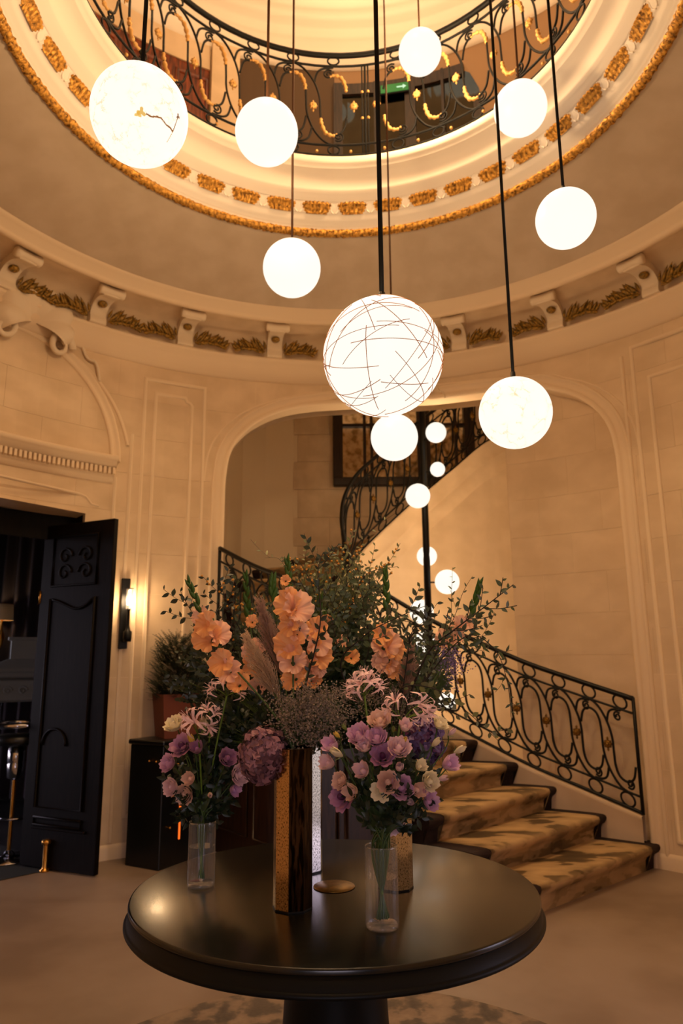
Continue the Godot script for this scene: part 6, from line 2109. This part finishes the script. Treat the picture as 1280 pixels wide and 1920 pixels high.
	plume("lower feathery tan pampas plume before the orange spike", Vector3(-0.336, 1.584, -2.384), Vector3(-0.200, 1.327, -2.418), m_front, 0.035, M.plume, 32)
	plume("short dark plume at the right, before the lamps of the stairwell", Vector3(0.237, 1.537, -2.486), Vector3(0.205, 1.333, -2.498), m_right, 0.03, M.plume_dark, 33)
	branch("dark woody branch rising through the middle of the orange gladioli", [m_front, Vector3(-0.120, 1.376, -2.346), Vector3(-0.071, 1.575, -2.324), Vector3(-0.079, 1.741, -2.351), Vector3(-0.062, 1.816, -2.376)], M.leaf_dark, 0.034, 0.024, 8, 0.0035, 0, false)
	branch("long dark branch slanting up to the right across the stairwell lamps", [m_right, Vector3(0.227, 1.352, -2.474), Vector3(0.291, 1.491, -2.444), Vector3(0.380, 1.563, -2.429), Vector3(0.474, 1.630, -2.435), Vector3(0.582, 1.709, -2.439)], M.leaf, 0.034, 0.020, 9, 0.0045, 0, false)
	branch("thin upright twig of small leaves standing before a stairwell globe", [m_right, Vector3(0.287, 1.420, -2.510), Vector3(0.364, 1.562, -2.480), Vector3(0.374, 1.670, -2.468), Vector3(0.382, 1.773, -2.467)], M.leaf_olive, 0.028, 0.028, 0, 0.0016, 1, false)
	branch("thin leaning twig between the upright twig and the green gladiolus spike", [m_right, Vector3(0.305, 1.456, -2.503), Vector3(0.381, 1.598, -2.483), Vector3(0.416, 1.688, -2.474), Vector3(0.451, 1.743, -2.473)], M.leaf, 0.030, 0.026, 1, 0.0016, 1, false)
	branch("branch arching right and down over the stair railing", [m_right, Vector3(0.263, 1.369, -2.470), Vector3(0.403, 1.533, -2.415), Vector3(0.496, 1.497, -2.402), Vector3(0.539, 1.394, -2.424), Vector3(0.552, 1.274, -2.449)], M.leaf, 0.032, 0.024, 5, 0.0024, 1, false)
	branch("low branch reaching right over the steps with sparse round leaves", [m_right, Vector3(0.175, 1.356, -2.371), Vector3(0.281, 1.373, -2.326), Vector3(0.378, 1.308, -2.320), Vector3(0.485, 1.210, -2.340)], M.leaf_olive, 0.030, 0.027, 5, 0.0024, 2, false)
	branch("leafy branch crossing level from the middle towards the stairwell lamps", [m_right, Vector3(-0.004, 1.423, -2.459), Vector3(0.067, 1.535, -2.394), Vector3(0.173, 1.594, -2.382), Vector3(0.278, 1.636, -2.373)], M.leaf, 0.034, 0.018, 8, 0.0032, 0, false)
	branch("small-leaved branch climbing through the crown of the arrangement", [m_back, Vector3(-0.062, 1.440, -2.660), Vector3(-0.003, 1.630, -2.640), Vector3(0.018, 1.766, -2.632), Vector3(-0.001, 1.868, -2.651)], M.leaf_olive, 0.026, 0.014, 12, 0.0024, 0, true)
	branch("small-leaved branch with yellow berries bending right from the crown", [m_back, Vector3(-0.023, 1.478, -2.652), Vector3(0.046, 1.687, -2.628), Vector3(0.096, 1.775, -2.630), Vector3(0.206, 1.801, -2.644)], M.leaf_olive, 0.028, 0.017, 9, 0.0024, 0, true)
	branch("small-leaved branch with yellow berries bending left from the crown", [m_back, Vector3(-0.100, 1.497, -2.647), Vector3(-0.100, 1.688, -2.628), Vector3(-0.129, 1.776, -2.629), Vector3(-0.169, 1.835, -2.637)], M.leaf_olive, 0.026, 0.017, 9, 0.0024, 0, true)
	branch("pale bare twig reaching up before the lower turn of the upper railing", [m_back, Vector3(-0.003, 1.629, -2.620), Vector3(0.028, 1.817, -2.580), Vector3(0.096, 1.911, -2.560), Vector3(0.201, 1.986, -2.544)], M.leaf_pale, 0.022, 0.045, 1, 0.0012, 1, false)
	branch("pale twig with a few pale leaves standing above the tallest gladiolus, left", [m_back, Vector3(-0.198, 1.536, -2.660), Vector3(-0.187, 1.727, -2.619), Vector3(-0.225, 1.822, -2.599), Vector3(-0.280, 1.830, -2.598)], M.leaf_pale, 0.022, 0.040, 2, 0.0012, 1, false)
	branch("pale twig curving up to the right of the tallest gladiolus", [m_back, Vector3(-0.141, 1.537, -2.680), Vector3(-0.085, 1.728, -2.640), Vector3(-0.100, 1.805, -2.623), Vector3(-0.158, 1.848, -2.614)], M.leaf_pale, 0.020, 0.040, 2, 0.0012, 1, false)
	branch("dark leafed branch at the far left, beside the tip of the leaning gladiolus", [m_front, Vector3(-0.320, 1.388, -2.568), Vector3(-0.427, 1.534, -2.517), Vector3(-0.511, 1.623, -2.478), Vector3(-0.549, 1.696, -2.442)], M.leaf_dark, 0.036, 0.020, 7, 0.0026, 0, false)
	branch("leafy branch before the short railing at the left jamb", [m_front, Vector3(-0.270, 1.424, -2.612), Vector3(-0.363, 1.572, -2.580), Vector3(-0.410, 1.666, -2.561), Vector3(-0.434, 1.744, -2.544)], M.leaf_dark, 0.032, 0.017, 8, 0.0026, 0, true)
	branch("leafy branch behind the plumes with yellow berries", [m_front, Vector3(-0.236, 1.460, -2.655), Vector3(-0.312, 1.593, -2.627), Vector3(-0.369, 1.669, -2.611), Vector3(-0.396, 1.704, -2.604)], M.leaf, 0.030, 0.020, 6, 0.0022, 0, true)
	branch("dark leafy branch between the peach gladiolus and the crown", [m_back, Vector3(0.071, 1.439, -2.609), Vector3(0.091, 1.569, -2.581), Vector3(0.073, 1.662, -2.562), Vector3(0.112, 1.727, -2.558)], M.leaf, 0.032, 0.016, 9, 0.0026, 0, false)
	branch("dark leafy branch drooping before the lowest stairwell lamps", [m_right, Vector3(0.208, 1.422, -2.439), Vector3(0.223, 1.541, -2.372), Vector3(0.256, 1.565, -2.347), Vector3(0.261, 1.481, -2.344)], M.leaf_dark, 0.036, 0.020, 4, 0.0024, 0, false)
	branch("bushy branch of mid-green leaves in the heart of the arrangement", [m_back, Vector3(-0.077, 1.388, -2.517), Vector3(-0.022, 1.503, -2.493), Vector3(-0.036, 1.602, -2.482), Vector3(-0.017, 1.711, -2.480)], M.leaf, 0.034, 0.014, 12, 0.0028, 0, false)
	branch("bushy branch at the right, over the twigs beside the railing", [m_right, Vector3(0.293, 1.402, -2.565), Vector3(0.358, 1.501, -2.544), Vector3(0.433, 1.528, -2.539), Vector3(0.507, 1.545, -2.535)], M.leaf, 0.034, 0.016, 9, 0.0026, 0, false)
	# the filling green of each bunch
	greenery("greenery", "dark green leaves massed round the mouth of the clear ribbed vase", Vector3(0.137, 1.118, -2.135), Vector3(0.13, 0.13, 0.09), m_rib + Vector3.DOWN * 0.02, 100, M.leaf_dark, 0.03, 1)
	greenery("greenery", "dark green leaves massed over the left ribbed vase", Vector3(-0.474, 1.084, -2.551), Vector3(0.13, 0.16, 0.09), m_left + Vector3.DOWN * 0.02, 110, M.leaf_dark, 0.034, 2)
	greenery("greenery", "small-leaved green growth filling the tall middle of the arrangement", Vector3(-0.101, 1.479, -2.672), Vector3(0.36, 0.24, 0.12), m_back, 420, M.leaf, 0.032, 3)
	greenery("greenery", "olive-green sprays topping the middle of the arrangement", Vector3(-0.002, 1.744, -2.698), Vector3(0.17, 0.11, 0.09), m_back, 120, M.leaf_olive, 0.022, 4)
	greenery("greenery", "dark leaves behind the orange gladioli on the left", Vector3(-0.426, 1.403, -2.770), Vector3(0.22, 0.17, 0.1), m_front, 150, M.leaf_dark, 0.034, 5)
	greenery("greenery", "green leaves behind the spider lilies on the right", Vector3(0.248, 1.400, -2.689), Vector3(0.16, 0.16, 0.1), m_right, 110, M.leaf, 0.03, 6)
	greenery("greenery", "dark green leaves over the rims of the mirror vases", Vector3(-0.148, 1.276, -2.490), Vector3(0.19, 0.12, 0.1), m_front + Vector3.DOWN * 0.02, 170, M.leaf_dark, 0.032, 11)
	greenery("greenery", "shaded leaves between the left bunch and the hydrangea", Vector3(-0.368, 1.225, -2.603), Vector3(0.14, 0.14, 0.08), m_front + Vector3.DOWN * 0.03, 120, M.leaf_dark, 0.034, 12)
	greenery("greenery", "shaded leaves between the sea lavender and the ribbed vase bunch", Vector3(0.022, 1.271, -2.542), Vector3(0.14, 0.12, 0.08), m_right + Vector3.DOWN * 0.02, 120, M.leaf_dark, 0.032, 13)
	greenery("greenery", "deep shadowed leaves behind the plumes and the tallest gladiolus", Vector3(-0.250, 1.391, -2.823), Vector3(0.36, 0.2, 0.08), m_back, 300, M.leaf_dark, 0.036, 14)
	greenery("greenery", "deep shadowed leaves behind the spider lily at the middle", Vector3(0.097, 1.379, -2.826), Vector3(0.3, 0.18, 0.08), m_back, 240, M.leaf_dark, 0.036, 15)
	mist("sea_lavender", "misty grey-mauve sea lavender spilling over the foremost mirror vase", Vector3(-0.120, 1.289, -2.303), Vector3(0.125, 0.115, 0.09), m_front, 520, M.mist, 7)
	mist("sea_lavender", "thin purple sea lavender sprays at the right of the arrangement", Vector3(0.410, 1.393, -2.516), Vector3(0.07, 0.13, 0.06), m_right, 40, M.statice, 8)
	mist("sea_lavender", "grey-green misty sprays between the spider lilies and the wire-thin twigs", Vector3(0.104, 1.333, -2.529), Vector3(0.17, 0.1, 0.08), m_right, 220, M.mist, 9)
